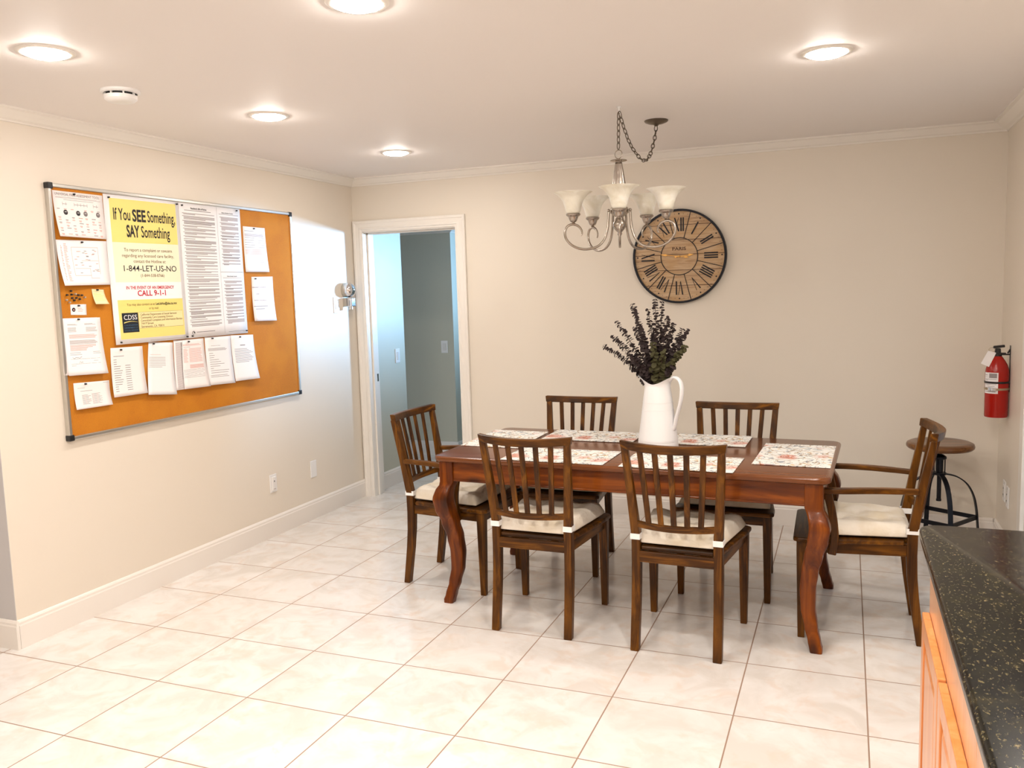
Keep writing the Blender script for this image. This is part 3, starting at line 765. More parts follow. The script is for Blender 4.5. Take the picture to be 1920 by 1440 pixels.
for k in range(12):
    a = k*PI/6; g.lathe([(.0048,0),(.0048,.002)], 12); m_ = Matrix.Translation((.277*math.sin(a), FY, .277*math.cos(a))) @ Matrix.Rotation(PI/2, 4, 'X')
    n_ = len(g.v)-24; g.v[n_:] = [tuple(m_ @ Vector(q_)) for q_ in g.v[n_:]]
for k in range(60):
    if k % 5: radial(g, k*PI/30, .275, .279, .003, y=.001)
g.build('minute_dots', M['blackmetal'], t)
v, f = text_fit('PARIS', -.045, .045, .040, .021, .015)
g = MB(); g.v = [(a, FY-.001, b) for a, b in v]; g.f = f; g.build('lettering', M['seam'], t)
def hand(name, ang, L, tail, w):
    g = MB(); radial(g, ang, -tail, L*.80, w*.55, w*.8, y=.007); radial(g, ang, L*.62, L*.72, w, w*2.6, y=.008); radial(g, ang, L*.72, L, w*2.6, w*.3, y=.008)
    radial(g, ang, -tail, -tail*.72, w*.4, w*2.6, y=.008); radial(g, ang, -tail*.72, -tail*.5, w*2.6, w*.6, y=.008)
    g.build(name, M['gold'], t)
hand('minute_hand', math.radians(277), .125, .062, .0055)
hand('hour_hand', math.radians(84), .095, .03, .006)
g = MB().lathe([(.007,0),(.007,.010),(.003,.012)], 16); g.xform(Matrix.Translation((0, FY, 0)) @ Matrix.Rotation(PI/2, 4, 'X')); g.build('hub', M['gold'], t)

# ------------------------------------------------------------------ table
TC = (2.56, -1.5175); TR = math.radians(-2.2); TZ = .765
t = thing('dining_table', 'reddish wooden dining table with curved cabriole legs', 'table', (TC[0], TC[1], 0), TR)
def rrect(hx, hy, r, n=8):
    pts = []
    for cx, cy, a0 in ((hx-r, hy-r, 0), (-hx+r, hy-r, 90), (-hx+r, -hy+r, 180), (hx-r, -hy+r, 270)):
        for i in range(n+1):
            a = math.radians(a0+90*i/n); pts.append((cx+r*math.cos(a), cy+r*math.sin(a)))
    return pts
THX, THY = .94, .46
g = MB(); rings = []
for hx, z in ((-.012, .735), (-.002, .741), (0, .750), (0, .757), (-.004, .763), (-.009, .765)):
    rings.append([(x, y, z) for x, y in rrect(THX+hx, THY+hx, .055+hx)])
g.loft(rings); g.build('tabletop', M['table_top'], t, smooth='auto')
AX, AY = THX-.055, THY-.045
for sy in (1, -1):
    MB().box(-AX, AX, sy*AY-.012, sy*AY+.012, .642, .736).box(-AX, AX, sy*AY-.016, sy*AY+.016, .636, .646).build('apron', M['table_h'], t, bevel=.003)
for sx in (1, -1):
    MB().box(sx*AX-.012, sx*AX+.012, -AY, AY, .642, .736).box(sx*AX-.016, sx*AX+.016, -AY, AY, .636, .646).build('apron', M['table_h'], t, bevel=.003)
def cabriole(sx, sy):
    lx, ly = THX-.068, THY-.058
    key = [(.735, 0, .037), (.632, 0, .037), (.612, .006, .036), (.585, .020, .040), (.545, .026, .043), (.49, .018, .042), (.42, .000, .038), (.34, -.016, .035), (.26, -.024, .033), (.18, -.022, .030), (.10, -.008, .027), (.05, .005, .026), (.012, .014, .027), (0, .015, .025)]
    kz = [k[0] for k in key]; rings = []
    zs = [.735, .632]+[.632-.632*i/34 for i in range(1, 35)]
    for z in zs:
        for i in range(len(key)-1):
            if kz[i] >= z >= kz[i+1]:
                f_ = (kz[i]-z)/(kz[i]-kz[i+1]); f_ = f_*f_*(3-2*f_) if i > 0 else f_
                d = lerp(key[i][1], key[i+1][1], f_); h = lerp(key[i][2], key[i+1][2], f_); break
        cx, cy = sx*(lx+d), sy*(ly+d); r_ = .004 if z >= .632 else .010
        rings.append([(cx+a, cy+b, z) for a, b in rrect(h, h, min(r_, h*.5), 3)])
    return MB().loft(rings)
for sx in (1, -1):
    for sy in (1, -1): cabriole(sx, sy).build('leg', M['table_v'], t, smooth='auto')

# ------------------------------------------------------------------ chairs
def make_chair(name, arm=False):
    t = thing(name, 'x', 'chair', (0,0,0))
    ex = .012 if arm else 0; dy = .012 if arm else 0
    FYc = .243+dy; RYc = -.212-dy
    def rear(z):      # y of the rear post centre
        pts = [(0, RYc-.008), (.10, RYc+.006), (.20, RYc+.020), (.30, RYc+.030), (.40, RYc+.034), (.50, RYc+.031), (.70, RYc-.002), (.95, RYc-.050)]
        for (a, b), (c, d) in zip(pts, pts[1:]):
            if a <= z <= c: f_ = (z-a)/(c-a); return lerp(b, d, f_)
        return pts[-1][1]
    def rx(z): return lerp(.178, .176, z/.5) if z < .5 else lerp(.176, .205, (z-.5)/.43)
    for sx in (1, -1):
        zs = [0, .05, .10, .15, .20, .25, .30, .35, .40, .45, .50, .60, .70, .80, .903]
        sec = []
        for z in zs:
            w_ = .038 if z < .5 else lerp(.038, .030, (z-.5)/.4); d_ = lerp(.034, .044, z/.42) if z < .42 else lerp(.044, .026, (z-.42)/.5)
            x, y = sx*(rx(z)+ex*.3), rear(z); sec.append([(x+a*w_/2, y+b*d_/2, z) for a, b in ((-1,-1),(1,-1),(1,1),(-1,1))])
        MB().loft(sec).build('rear_leg', M['chair_v'], t, bevel=.004)
        fx = .214+ex; sec = []
        for z, w_ in ((0, .029), (.2, .036), (.40, .043), (.442, .043)):
            x = sx*(fx-(.043-w_)*.0); y = FYc; sec.append([(x+a*w_/2, y+b*w_/2, z) for a, b in ((-1,-1),(1,-1),(1,1),(-1,1))])
        MB().loft(sec).build('front_leg', M['chair_v'], t, bevel=.003)
    def bow(x, z): return rear(z)-.045*(1-(x/.21)**2)
    def rail(z0, z1, hw0, hw1, th, ends=0, dip=0):
        sec = []; n = 14
        for i in range(n+1):
            u = i/n*2-1
            P = []
            for z, s_ in ((z0, 1), (z0, -1), (z1, -1), (z1, 1)):
                hw = hw0 if z == z0 else hw1; x = u*hw; P.append((x, bow(x, z)+ends+s_*th/2, z-dip*(1-u*u)))
            sec.append(P)
        return MB().loft(sec)
    rail(.899, .935, .219, .224, .031, .002, .009).build('top_rail', M['chair_h'], t, bevel=.004)
    rail(.548, .577, .167, .169, .020, .008, .005).build('lower_rail', M['chair_h'], t, bevel=.003)
    for k in range(-2, 3):
        sec = []
        for i in range(7):
            z = lerp(.572, .897, i/6); x = k*lerp(.0555, .0665, i/6); y = bow(x, z)+.005
            sec.append([(x+a*.012, y+b*.0055, z) for a, b in ((-1,-1),(1,-1),(1,1),(-1,1))])
        MB().loft(sec).build('slat', M['chair_v'], t, bevel=.002)
    # seat board
    hwr, hwf = .192+ex*.5, .246+ex
    y0, y1 = RYc+.030, FYc+.036
    pts = [(-hwf+.02, y1), (hwf-.02, y1), (hwf, y1-.02), (hwf-.004, y1-.10), (hwr, y0+.035), (hwr-.035, y0+.03), (hwr-.035, y0-.005), (-hwr+.035, y0-.005), (-hwr+.035, y0+.03), (-hwr, y0+.035), (-hwf+.004, y1-.10), (-hwf, y1-.02)]
    MB().prism(pts, .440, .461).build('seat', M['chair_h'], t, bevel=.006)
    MB().box(-.16, .16, RYc+.012, RYc+.032, .392, .440).build('rear_apron', M['chair_h'], t, bevel=.002)
    MB().box(-.20, .20, FYc-.009, FYc+.011, .392, .440).build('front_apron', M['chair_h'], t, bevel=.002)
    for sx in (1, -1):
        P = [(sx*(.186+ex*.3), RYc+.03), (sx*(.222+ex), FYc-.02), (sx*(.204+ex), FYc-.02), (sx*(.168+ex*.3), RYc+.03)]
        MB().prism(P, .392, .440).build('side_apron', M['chair_d'], t, bevel=.002)
    if arm:
        for sx in (1, -1):
            az = .681
            path = bez([(sx*.205, rear(az)+.012, az), (sx*.235, RYc+.16, az+.004), (sx*.262, RYc+.30, az+.002), (sx*.262, FYc-.085, az-.002)], 16)
            MB().strap(path, [.026]*3+[.034]*(len(path)-3), .024, (1,0,0)).build('armrest', M['chair_d'], t, bevel=.004)
            post = bez([(sx*.262, FYc-.105, az-.010), (sx*.266, FYc-.125, .58), (sx*.258, FYc-.135, .48), (sx*(.236+ex), FYc-.125, .395)], 14)
            MB().strap(post, .024, .034, (1,0,0)).build('arm_support', M['chair_v'], t, bevel=.004)
    return t
def make_cushion(seed, puff=1.0):
    t = thing('seat_cushion', 'x', 'cushion', (0,0,0))
    nx, ny = 22, 22; r = random.Random(seed); ph = [r.random()*6 for _ in range(6)]
    def shape(u, v):      # u,v in -1..1
        hw = lerp(.178, .228, (v+1)/2); x = u*hw; y = lerp(-.182, .238, (v+1)/2)
        # round corners
        k = (abs(u)**8+abs(v)**8)
        if k > 1: pass
        d = 1-max(abs(u), abs(v)); e = min(1, d*5); dome = math.sqrt(max(0, 1-(1-e)**2))
        tuft = 0
        for cx, cy in ((-.42,-.42),(.42,-.42),(-.42,.42),(.42,.42),(0,0)):
            dd = (u-cx)**2+(v-cy)**2; tuft += math.exp(-dd/.03)
        wr = .004*math.sin(7*u+ph[0])*math.sin(6*v+ph[1])+.0025*math.sin(13*u+ph[2]+3*v)
        h = .064*puff*(.25+.75*dome)-.018*min(1, tuft)+wr*dome
        return x*(1-.02*abs(v)**6), y*(1-.02*abs(u)**6), h
    top = []; 
    for j in range(ny+1):
        row = []
        for i in range(nx+1):
            u, v = i/nx*2-1, j/ny*2-1; x, y, h = shape(u, v); row.append((x, y, .4635+max(h, .004)))
        top.append(row)
    g = MB(); g.loft(top, False, False)
    g.loft([[(x, y, .462+.012*(1-min(1, 5*(1-max(abs(i/nx*2-1), abs(j/ny*2-1)))))) for i, (x, y, z) in enumerate(row)] for j, row in enumerate(top)], False, False)
    # rim
    n = nx+1
    idx = [i for i in range(n)]+[j*n+n-1 for j in range(1, n)]+[(n-1)*n+i for i in range(n-2, -1, -1)]+[j*n for j in range(n-2, 0, -1)]
    for a, b in zip(idx, idx[1:]+idx[:1]): g.f.append((a, b, b+n*n, a+n*n))
    g.build('cushion_body', M['cotton'], t, smooth=True)
    for sx in (1, -1):
        x, y = sx*.1775, -.180; w_, d_ = .0215, .0255; P = []
        ring = [(x-w_, y-d_), (x+w_, y-d_), (x+w_, y+d_), (x-w_, y+d_)]
        P = [[(a, b, z) for a, b in ring] for z in (.492, .517)]
        P2 = [[(x+(a-x)*.9, y+(b-y)*.9, z) for a, b in ring] for z in (.517, .492)]
        MB().loft(P+P2+[P[0]], True, False).build('tie', M['tie'], t, bevel=.002)
    return t
ch = make_chair('dining_chair'); ac = make_chair('armchair', True); cu = make_cushion(3)
used = set()
def place(src, x, y, deg, label, group, cat='chair'):
    c = src if src.name not in used else copy_tree(src); used.add(src.name)
    c.location = (x, y, 0); c.rotation_euler = (0, 0, math.radians(deg)); tag(c, label, cat, group); return c
CHN = 'wooden slat-back chairs around the table'; CUS = 'cream seat cushions tied to the chairs'
for src, x, y, deg, lab, cl in (
    (ch, 2.206, -1.940, -1, 'armless slat-back wooden chair in front of the table, left of the front two', 'cream cushion on the front left armless chair'),
    (ch, 2.880, -1.972, -2.5, 'armless slat-back wooden chair in front of the table, right of the front two', 'puffy grey-beige cushion on the front right armless chair'),
    (ac, 1.545, -1.525, -92.5, 'wooden armchair at the left end of the table, by the doorway', 'cream cushion on the armchair at the left end of the table'),
    (ac, 3.612, -1.588, 91, 'wooden armchair at the right end of the table, near the stool', 'cream cushion on the armchair at the right end of the table'),
    (ch, 2.052, -1.075, 180, 'armless slat-back wooden chair behind the table, left of the white pitcher', 'cushion in shadow on the back left chair under the table'),
    (ch, 2.975, -1.200, 179, 'armless slat-back wooden chair behind the table, right of the white pitcher', 'cushion in shadow on the back right chair under the table')):
    place(src, x, y, deg, lab, CHN)
    bk = .012 if src is ac else 0; a_ = math.radians(deg+90)
    place(cu, x-bk*math.cos(a_), y-bk*math.sin(a_), deg, cl, CUS, 'cushion')

# ------------------------------------------------------------------ placemats
def mat_thing(cor, label):
    cx = sum(c[0] for c in cor)/4; cy = sum(c[1] for c in cor)/4
    t = MB(); n = 6
    rows = [[(lerp(lerp(cor[0][0], cor[1][0], i/n), lerp(cor[3][0], cor[2][0], i/n), j/n)-cx, lerp(lerp(cor[0][1], cor[1][1], i/n), lerp(cor[3][1], cor[2][1], i/n), j/n)-cy, 0) for i in range(n+1)] for j in range(n+1)]
    t.loft(rows, False, False)
    o = t.build('placemat', M['floral'], None); o.location = (cx, cy, TZ+.0022)
    s_ = o.modifiers.new('thick', 'SOLIDIFY'); s_.thickness = .0022; s_.offset = -1
    tag(o, label, 'placemat', 'floral placemats on the table'); return o
mat_thing([(3.160,-1.256),(3.493,-1.272),(3.476,-1.800),(3.143,-1.786)], 'floral placemat at the right end of the table')
mat_thing([(2.580,-1.652),(3.098,-1.668),(3.086,-1.996),(2.575,-1.978)], 'floral placemat behind the back of the front right chair')
mat_thing([(1.985,-1.632),(2.505,-1.636),(2.497,-1.966),(1.982,-1.952)], 'floral placemat behind the back of the front left chair')
mat_thing([(1.625,-1.146),(1.955,-1.158),(1.962,-1.662),(1.633,-1.650)], 'floral placemat at the left end of the table')
mat_thing([(1.985,-1.066),(2.500,-1.078),(2.495,-1.385),(1.990,-1.380)], 'floral placemat at the back edge, left of the white pitcher')
mat_thing([(2.556,-1.056),(3.076,-1.066),(3.070,-1.378),(2.550,-1.368)], 'floral placemat at the back edge, right of the white pitcher')

# ------------------------------------------------------------------ pitcher with eucalyptus
PX, PY = 2.655, -1.482
t = thing('pitcher', 'tall white ceramic pitcher with a loop handle in the middle of the table', 'pitcher', (PX, PY, TZ+.001), math.radians(-17))
prof = [(.0005,0),(.090,0),(.1005,.003),(.102,.010),(.0995,.034),(.0985,.040),(.0995,.044),(.0985,.050),(.093,.090),(.0865,.140),(.080,.190),(.0745,.235),(.0745,.2365),(.071,.262),(.0665,.290),(.0640,.310)]
def lip(a):       # extra height of the rim at angle a (spout at pi, handle at 0)
    return .018+.046*max(0, -math.cos(a))**1.6+.034*max(0, math.cos(a))**2
g = MB(); seg = 48; rings = []
for r_, z in prof: rings.append([(r_*math.cos(2*PI*i/seg), r_*math.sin(2*PI*i/seg), z) for i in range(seg)])
for k in range(1, 7):
    f_ = k/6; ring = []
    for i in range(seg):
        a = 2*PI*i/seg; h = lip(a); r_ = .064+f_*f_*(.006+.034*max(0, -math.cos(a))**2+.012*max(0, math.cos(a)))
        sq = 1-.12*f_*abs(math.sin(a))**2
        ring.append((r_*math.cos(a), r_*sq*math.sin(a), .310+h*f_))
    rings.append(ring)
inner = [[(x*.93, y*.93, z-.001) for x, y, z in rg_] for rg_ in reversed(rings[4:])]
g.loft(rings+inner, True, False)
n_ = len(g.v); g.f.append(tuple(range(n_-seg, n_)))
g.build('body', M['ceramic'], t, smooth='auto')
hp = bez([(.066,0,.345), (.090,0,.362), (.118,0,.352), (.133,0,.320), (.132,0,.270), (.120,0,.215), (.104,0,.165), (.094,0,.120), (.088,0,.100)], 30)
hp2 = MB(); rings = []
P_ = hp
for i, c in enumerate(P_):
    tg = (P_[min(i+1, len(P_)-1)]-P_[max(i-1, 0)]).normalized(); sd = Vector((0,1,0)); nn = tg.cross(sd)
    wv_ = .013+.004*math.sin(PI*i/len(P_)); rings.append([c+sd*wv_*math.cos(2*PI*k/12)+nn*.008*math.sin(2*PI*k/12) for k in range(12)])
hp2.loft(rings); hp2.build('handle', M['ceramic'], t, smooth='auto')
g = MB()
for z, r_ in ((.041, .0992), (.198, .0795), (.236, .075)):
    g.lathe([(r_-.001, z-.0012), (r_+.0012, z), (r_-.001, z+.0012)], 48, caps=False)
g.build('seam_bead', M['ceramic'], t, smooth=True)
# stems
tips = [(2.526,1.490,0,.02),(2.435,1.403,0,.05),(2.436,1.335,0,-.04),(2.377,1.283,0,.0),(2.546,1.474,0,-.03),(2.601,1.462,0,.05),(2.647,1.511,0,0),(2.676,1.498,0,.03),(2.715,1.425,0,-.03),
        (2.731,1.388,0,.04),(2.771,1.361,0,.06),(2.813,1.363,0,-.02),(2.807,1.284,1,-.06),(2.745,1.183,0,-.05),(2.56,1.38,0,-.08),(2.655,1.30,1,-.09),(2.62,1.36,0,.08),(2.69,1.33,0,.09),(2.52,1.25,0,-.07),(2.71,1.27,1,-.09)]
labs = ['second tall eucalyptus stem from the left', 'eucalyptus stem leaning up and left', 'eucalyptus stem leaning left with dense dark leaves', 'lowest leftmost eucalyptus stem reaching sideways', 'tall eucalyptus stem left of centre',
        'eucalyptus stem just left of the tallest', 'tallest eucalyptus stem in the pitcher', 'tall thin eucalyptus stem just right of the tallest', 'eucalyptus stem right of centre', 'shorter eucalyptus stem right of centre', 'eucalyptus stem leaning right', 'rightmost eucalyptus stem tip leaning up',
        'greenish eucalyptus stem leaning far right', 'short dark eucalyptus stem low at the right', 'green-leaved eucalyptus stem at front left', 'short green eucalyptus stem at front centre', 'dark stem in the thick of the bunch, left', 'dark stem in the thick of the bunch, right', 'short dark stem low at the left front', 'green stem at the front right']
r = random.Random(11)
for (tx, tz, green, dyy), lab in zip(tips, labs):
    st_ = thing('eucalyptus_stem', lab+', in the white pitcher', 'dried plant stem', (PX, PY, TZ+.05), 0, 'dried eucalyptus stems in the pitcher')
    b0 = Vector((r.uniform(-.02, .02), r.uniform(-.02, .02), .0)); e = Vector((tx-PX, dyy, tz-TZ-.05))
    mid = Vector((e.x*.18+(-.005), e.y*.22, .27)); q1 = Vector((e.x*.52, e.y*.6, lerp(.27, e.z, .5)+.01))
    path = bez([b0, mid, q1, e], 45); n = len(path)
    MB().tube(path, [lerp(.0028, .0012, i/n) for i in range(n)], 6).build('stem', M['stem'], st_, smooth=True)
    g = MB(); L = 0; nxt = .0
    for i in range(1, n):
        seg_v = path[i]-path[i-1]; L += seg_v.length
        if path[i].z < .275: continue
        if L >= nxt:
            nxt = L+.0078
            f_ = i/n; R_ = lerp(.0165, .0085, max(0, (f_-.35)/.65))*r.uniform(.8, 1.15)
            if green: R_ *= 1.12
            tg = seg_v.normalized(); a0 = r.uniform(0, 2*PI)
            ax = tg.cross(Vector((0,1,.1))).normalized(); ay = tg.cross(ax)
            for k in range(2):
                a = a0+PI*k+r.uniform(-.3, .3); d = ax*math.cos(a)+ay*math.sin(a)
                nrm = (tg*.75+d*r.uniform(-.2, .8)+Vector((r.uniform(-.3, .3), r.uniform(-.9, .1), r.uniform(-.2, .4)))).normalized(); sd = nrm.cross(d).normalized(); d2 = sd.cross(nrm)
                c = path[i]+d*R_*.9; kk = 8; ring = [c+(d2*math.cos(2*PI*m_/kk)+sd*math.sin(2*PI*m_/kk)*.92)*R_-nrm*.1*R_*(math.cos(2*PI*m_/kk)**2) for m_ in range(kk)]
                top_ = [p_+nrm*.0005 for p_ in ring]; g.loft([ring, top_])
    g.build('leaves', M['leaf_green'] if green else M['leaf_dark'], st_, smooth=False)

# ------------------------------------------------------------------ chandelier
HX, HY = 2.480, -1.512
t = thing('chandelier', 'five-armed brushed nickel chandelier with white glass bell shades, swagged chain', 'chandelier', (HX, HY, 0))
def chain(pts, L=.036, w=.017, r_=.0023):
    P = bez(pts, 60); ds_ = [0]
    for a, b in zip(P, P[1:]): ds_.append(ds_[-1]+(b-a).length)
    tot = ds_[-1]; n = int(tot/(L*.78)); g = MB()
    def at(s_):
        for i in range(len(P)-1):
            if ds_[i+1] >= s_: return P[i].lerp(P[i+1], (s_-ds_[i])/(ds_[i+1]-ds_[i]+1e-9))
        return P[-1]
    for k in range(n):
        s0 = (k+.5)*tot/n; c = at(s0); tg = (at(min(tot, s0+.01))-at(max(0, s0-.01))).normalized()
        up = Vector((0,1,0)) if abs(tg.y) < .8 else Vector((1,0,0)); a = tg.cross(up).normalized(); b = tg.cross(a)
        sd = a*math.cos(.5)+b*math.sin(.5) if k % 2 else b*math.cos(.5)-a*math.sin(.5)
        ln = tot/n*1.28
        ring = []
        for m_ in range(14):
            an = 2*PI*m_/14; cx = math.cos(an); sy = math.sin(an)
            ring.append(c+tg*(cx*ln/2*(1 if abs(cx) > .5 else .95))+sd*sy*w/2)
        g.tube(ring, r_, 6, closed=True)
    return g
chain([(0.004, 0, 2.425), (.002, 0, 2.34), (0, 0, 2.255)]).build('chain', M['nickel_dark'], t, smooth=True)
chain([(.008, .0, 2.43), (.018, .03, 2.37), (.035, .10, 2.29), (.060, .18, 2.235), (.078, .25, 2.225), (.088, .33, 2.27), (.096, .40, 2.36), (.098, .43, 2.425)]).build('swag_chain', M['nickel_dark'], t, smooth=True)
MB().lathe([(.0005,.0),(.012,0),(.012,-.004),(.005,-.006),(.004,-.02)], 16, (.006, 0, HC)).tube([(.006,0,HC-.018),(.006,0,HC-.025),(.013,0,HC-.034),(.006,0,HC-.043),(-.002,0,HC-.036)], .0022, 8).build('ceiling_hook', M['white'], t, smooth=True)
MB().lathe([(.062,0),(.063,-.004),(.058,-.010),(.040,-.017),(.015,-.022),(.008,-.030),(.0005,-.031)], 32, (.098,.432,HC)).build('canopy', M['nickel_dark'], t, smooth='auto')
MB().tube([(.018*math.cos(2*PI*i/24), .004*math.sin(2*PI*i/24), 2.228+.021*math.sin(2*PI*i/24)) for i in range(24)], .0022, 8, closed=True).build('loop', M['nickel'], t, smooth=True)
MB().lathe([(.0005,2.208),(.006,2.208),(.010,2.203),(.040,2.2),(.042,2.197),(.036,2.195),(.018,2.192),(.015,2.188)], 32).build('top_disc', M['nickel'], t, smooth='auto')
MB().lathe([(.015,2.19),(.017,2.18),(.022,2.15),(.028,2.11),(.033,2.075),(.036,2.04),(.034,2.01),(.026,1.985),(.02,1.975)], 64, fn=lambda a, z: 1+.055*math.cos(16*a)).build('fluted_column', M['nickel'], t, smooth=True)
MB().lathe([(.02,1.978),(.040,1.972),(.046,1.960),(.046,1.945),(.034,1.935),(.020,1.925),(.024,1.91),(.034,1.895),(.034,1.88),(.022,1.862),(.010,1.85),(.012,1.842),(.006,1.83),(.0005,1.828)], 32).build('hub', M['nickel'], t, smooth='auto')
a0 = math.atan2(-4.14, 1.05)
for k in range(5):
    an = a0+2*PI*k/5; R_ = Matrix.Rotation(an, 4, 'Z')
    path = [R_ @ Vector((r_, 0, z)) for r_, z in ((.056,1.952),(.057,1.92),(.062,1.87),(.078,1.82),(.108,1.787),(.15,1.772),(.20,1.772),(.245,1.790),(.274,1.822),(.280,1.855),(.267,1.882),(.240,1.892),(.213,1.884),(.197,1.866),(.193,1.848),(.198,1.836))]
    P = bez(path, 75); n = len(P); rad = [.0062 if i < n*.8 else lerp(.0062, .0028, (i-n*.8)/(n*.2)) for i in range(n)]
    arm = MB().tube(P, rad, 10).build('arm', M['nickel'], t, smooth=True)
    c = R_ @ Vector((.056, 0, 1.957)); MB().lathe([(.0005,-.008),(.006,-.005),(.0085,0),(.006,.005),(.0005,.008)], 14, c).build('arm_ball', M['nickel'], arm, smooth=True)
    c = R_ @ Vector((.236, 0, 1.892))
    MB().lathe([(.004,0),(.010,.004),(.006,.008),(.016,.014),(.022,.028),(.024,.036),(.033,.042),(.036,.048),(.034,.052),(.028,.053)], 28, c).build('lamp_cup', M['nickel'], arm, smooth='auto')
    po = [(.024,.050),(.032,.055),(.037,.068),(.041,.085),(.048,.107),(.060,.128),(.076,.143),(.094,.153),(.0955,.155)]
    pi_ = [(r_-.003, z+.0005) for r_, z in reversed(po[1:])]
    MB().lathe(po+pi_, 40, c, caps=False).build('lamp_shade', M['shade'], arm, smooth='auto')

# ------------------------------------------------------------------ stool
t = thing('bar_stool', 'industrial stool with round wooden seat and black metal legs in the right corner', 'stool', (4.04, -.33, 0), math.radians(12))
MB().lathe([(.0005,.604),(.14,.604),(.166,.607),(.176,.616),(.178,.626),(.174,.638),(.160,.645),(.13,.644),(.0005,.642)], 56).build('seat', M['stool'], t, smooth='auto')
MB().lathe([(.06,.598),(.06,.604),(.0005,.604)], 24).lathe([(.012,.30),(.012,.60)], 14).lathe([(.014,.300),(.014,.312)], 14).build('screw', M['blackmetal'], t, smooth='auto')
g = MB().lathe([(.030,.545),(.036,.548),(.036,.560),(.02,.572),(.0135,.574)], 24).lathe([(.036,.455),(.036,.468),(.013,.470)], 24).lathe([(.020,.46),(.020,.55)], 20)
for k in range(4):
    a = PI/4+k*PI/2; g.tube([(.031*math.cos(a), .031*math.sin(a), .46), (.031*math.cos(a), .031*math.sin(a), .55)], .0035, 8)
g.build('collar', M['blackmetal'], t, smooth='auto')
def rad_pts(a, L): return [(r_*math.cos(a), r_*math.sin(a), z) for r_, z in L]
fe = []
for k in range(4):
    a = k*PI/2; L = bez(rad_pts(a, [(.02,.458),(.05,.456),(.10,.440),(.150,.400),(.185,.335),(.203,.255),(.212,.16),(.222,.07),(.234,.0)]), 40)
    MB().strap(L, .026, .007, (-math.sin(a), math.cos(a), 0)).build('leg', M['blackmetal'], t, bevel=.001)
    fe.append(a)
for z, r_ in ((.205, .207),):
    for k in range(4):
        a, b = k*PI/2, (k+1)*PI/2
        MB().strap([(r_*math.cos(a), r_*math.sin(a), z), (r_*math.cos(b), r_*math.sin(b), z)], .024, .007, (0,0,1)).build('footrest_bar', M['blackmetal'], t)

# ------------------------------------------------------------------ extinguisher
t = thing('fire_extinguisher', 'red fire extinguisher with a white tag hanging on the right wall', 'fire extinguisher', (4.319, -.30, .795))
MB().lathe([(.0005,.004),(.050,.003),(.057,.0),(.059,.008),(.0595,.245),(.057,.268),(.050,.292),(.039,.314),(.027,.332),(.020,.342)], 40).build('cylinder', M['red'], t, smooth='auto')
MB().lathe([(.021,.338),(.021,.352),(.016,.360),(.015,.378),(.010,.384)], 20).box(-.012,.012,-.014,.014,.358,.384).build('valve', M['black'], t, bevel=.002)
MB().hexa([(-.024,-.010,.384),(.034,-.010,.390),(.034,.010,.390),(-.024,.010,.384),(-.022,-.010,.398),(.032,-.010,.404),(.032,.010,.404),(-.022,.010,.398)]).box(.0,.04,-.007,.007,.352,.360).build('lever', M['black'], t, bevel=.003)
MB().tube([(-.030+.015*math.cos(2*PI*i/16), -.004, .376+.013*math.sin(2*PI*i/16)) for i in range(16)], .0016, 6, closed=True).build('pull_ring', M['steelband'], t, smooth=True)
g = MB().hexa([(-.050,-.016,.372),(-.010,-.016,.360),(-.010,-.0145,.360),(-.050,-.0145,.372),(-.086,-.034,.302),(-.046,-.034,.282),(-.046,-.0325,.282),(-.086,-.0325,.302)])
g.build('inspection_tag', M['paper'], t)
def arc_patch(a0_, a1_, z0, z1, rr, n=10): 
    return MB().loft([[(rr*math.cos(lerp(a0_, a1_, i/n)), rr*math.sin(lerp(a0_, a1_, i/n)), z) for i in range(n+1)] for z in (z0, z1)], False, False)
lo, hi = math.radians(190), math.radians(268)
lb = arc_patch(lo, hi, .135, .252, .0602).build('printed_label', M['paper'], t, smooth=True)
g = MB()
for z0, z1, a_, b_ in ((.222,.248,.42,.92),(.226,.2275,.08,.34),(.236,.239,.08,.30),(.214,.2165,.08,.9),(.209,.211,.08,.34),(.165,.168,.10,.9),(.175,.177,.30,.8),(.144,.147,.1,.85),(.185,.187,.1,.9)):
    p_ = arc_patch(lerp(lo, hi, a_), lerp(lo, hi, b_), z0, z1, .0606); n_ = len(g.v); g.v += p_.v; g.f += [tuple(n_+i for i in f_) for f_ in p_.f]
g.build('label_print', M['ink_grey'], lb)
MB().lathe([(.0600,.191),(.0625,.191),(.0625,.202),(.0600,.202)], 40, caps=False).build('black_band', M['black'], t, smooth='auto')
MB().lathe([(.0600,.154),(.0622,.154),(.0622,.165),(.0600,.165)], 40, caps=False).build('steel_band', M['steelband'], t, smooth='auto')
MB().box(-.036,-.010,-.070,-.056,.150,.169).box(-.052,-.034,-.062,-.044,.152,.172).build('clasp', M['chrome'], t, bevel=.003)
MB().box(.0585,.0615,-.012,.012,.14,.40).box(.02,.064,-.006,.006,.346,.354).hexa([(.05,-.005,.354),(.064,-.005,.372),(.064,.005,.372),(.05,.005,.354),(.045,-.005,.360),(.060,-.005,.385),(.060,.005,.385),(.045,.005,.360)]).build('wall_bracket', M['black'], t, bevel=.001)

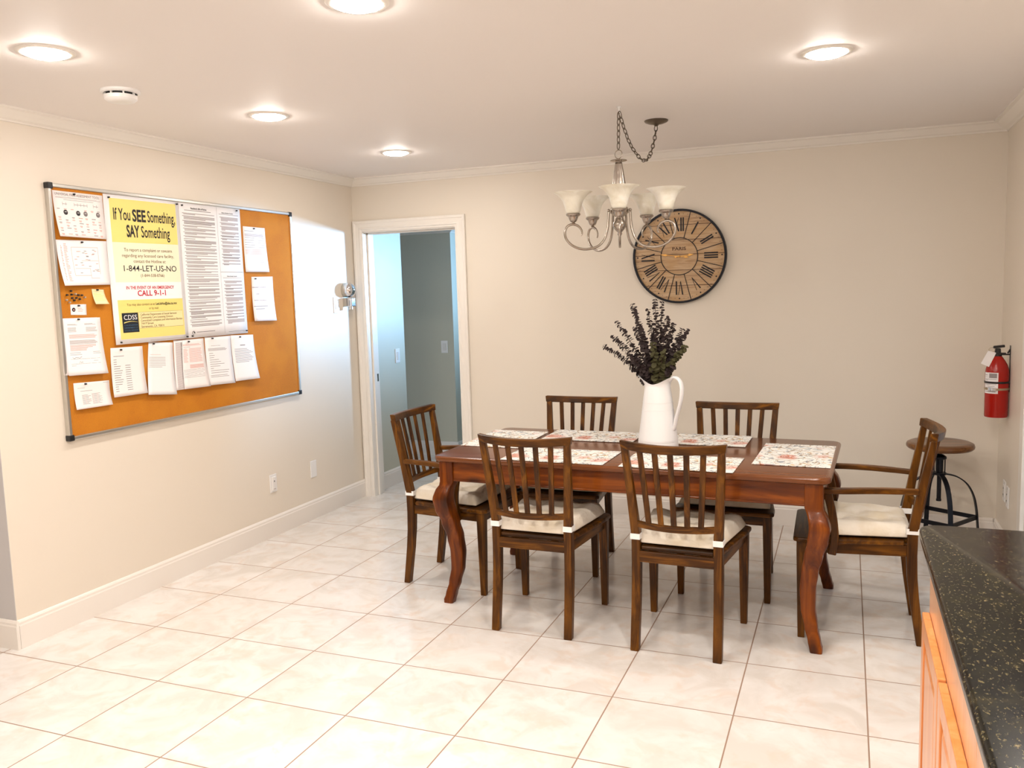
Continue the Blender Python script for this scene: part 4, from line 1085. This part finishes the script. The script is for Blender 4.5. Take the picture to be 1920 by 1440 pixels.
# ------------------------------------------------------------------ counter and cabinets
CXa, CXb, CYa, CYb = 3.722, RX-.002, -3.175, -5.4
pts = []
def edge(ins):
    r_ = .035; x0 = CXa+ins; y0 = CYa-ins
    P = [(x0, CYb)]
    for i in range(7):
        a = PI-(PI/2)*i/6; P.append((x0+r_+r_*math.cos(a), y0-r_+r_*math.sin(a)))
    P.append((CXb, y0)); P.append((CXb, CYb)); return P
g = MB(); g.loft([[(x, y, z) for x, y in edge(ins)] for ins, z in ((.010,.876),(.002,.880),(0,.888),(0,.902),(.003,.910),(.010,.9145))])
o = g.build('granite_counter', M['granite'], None, smooth='auto'); tag(o, 'dark speckled granite countertop along the right side in the foreground', 'countertop')
def cabinet(y0, y1, lab):
    t = thing('base_cabinet', lab, 'cabinet', (3.75, y0, 0), 0, 'base cabinets under the granite counter')
    W_ = y0-y1
    MB().box(0, .62, -W_, 0, .10, .875).box(.06, .60, -W_+.002, -.002, 0, .10).build('body', M['cab_body'], t, bevel=.002)
    n = 2; dw = (W_-.02)/n
    for k in range(n):
        a, b = -.014-k*dw, -.014-(k+1)*dw+.014
        g = MB().box(-.019, -.0005, a-.055, a, .14, .69).box(-.019, -.0005, b, b+.055, .14, .69).box(-.019, -.0005, a-.055, b+.055, .14, .195).box(-.019, -.0005, a-.055, b+.055, .635, .69)
        d = g.build('door', M['cab'], t, bevel=.003)
        MB().hexa([(-.008,b+.055,.195),(-.008,a-.055,.195),(-.008,a-.055,.635),(-.008,b+.055,.635),(-.017,b+.085,.225),(-.017,a-.085,.225),(-.017,a-.085,.605),(-.017,b+.085,.605)]).build('raised_panel', M['cab'], d, bevel=.002)
cabinet(-3.225, -4.10, 'orange maple base cabinet under the far end of the granite counter')
cabinet(-4.103, -5.0, 'orange maple base cabinet under the near end of the granite counter')

# ------------------------------------------------------------------ lights
def area(name, loc, tgt, sx, sy, power, col, spread=180):
    L = bpy.data.lights.new(name, 'AREA'); L.shape = 'RECTANGLE'; L.size = sx; L.size_y = sy; L.energy = power; L.color = col; L.spread = math.radians(spread)
    o = bpy.data.objects.new(name, L); COL.objects.link(o); o.location = loc
    o.rotation_euler = (Vector(tgt)-Vector(loc)).to_track_quat('-Z', 'Y').to_euler(); return o
area('daylight_hall', (2.65, 3.38, 1.78), (0, -.25, 1.50), .45, .4, 42, (.34,.63,1.0), 70)
wd = bpy.data.worlds.new('World'); scene.world = wd; wd.use_nodes = True
wd.node_tree.nodes['Background'].inputs[0].default_value = (.72,.86,1,1); wd.node_tree.nodes['Background'].inputs[1].default_value = .7

# ------------------------------------------------------------------ camera
cam = bpy.data.cameras.new('camera'); co = bpy.data.objects.new('camera', cam); COL.objects.link(co)
cam.sensor_fit = 'HORIZONTAL'; cam.sensor_width = 36; cam.lens = 1578.996/1920*36; cam.clip_start = .05
rr = Vector((.92945201,.3677635,-.02947826)); uu = Vector((-.01279059,.11197058,.9936292)); ff_ = Vector((-.36872125,.92315361,-.1087752))
mw = Matrix((( rr.x, uu.x, -ff_.x, 3.5344876), (rr.y, uu.y, -ff_.y, -5.6529637), (rr.z, uu.z, -ff_.z, 1.5719353), (0,0,0,1)))
co.matrix_world = mw; scene.camera = co
vs = scene.view_settings; vs.view_transform = 'Standard'; vs.look = 'None'; vs.gamma = 1; vs.use_curve_mapping = False; vs.exposure = 0.40
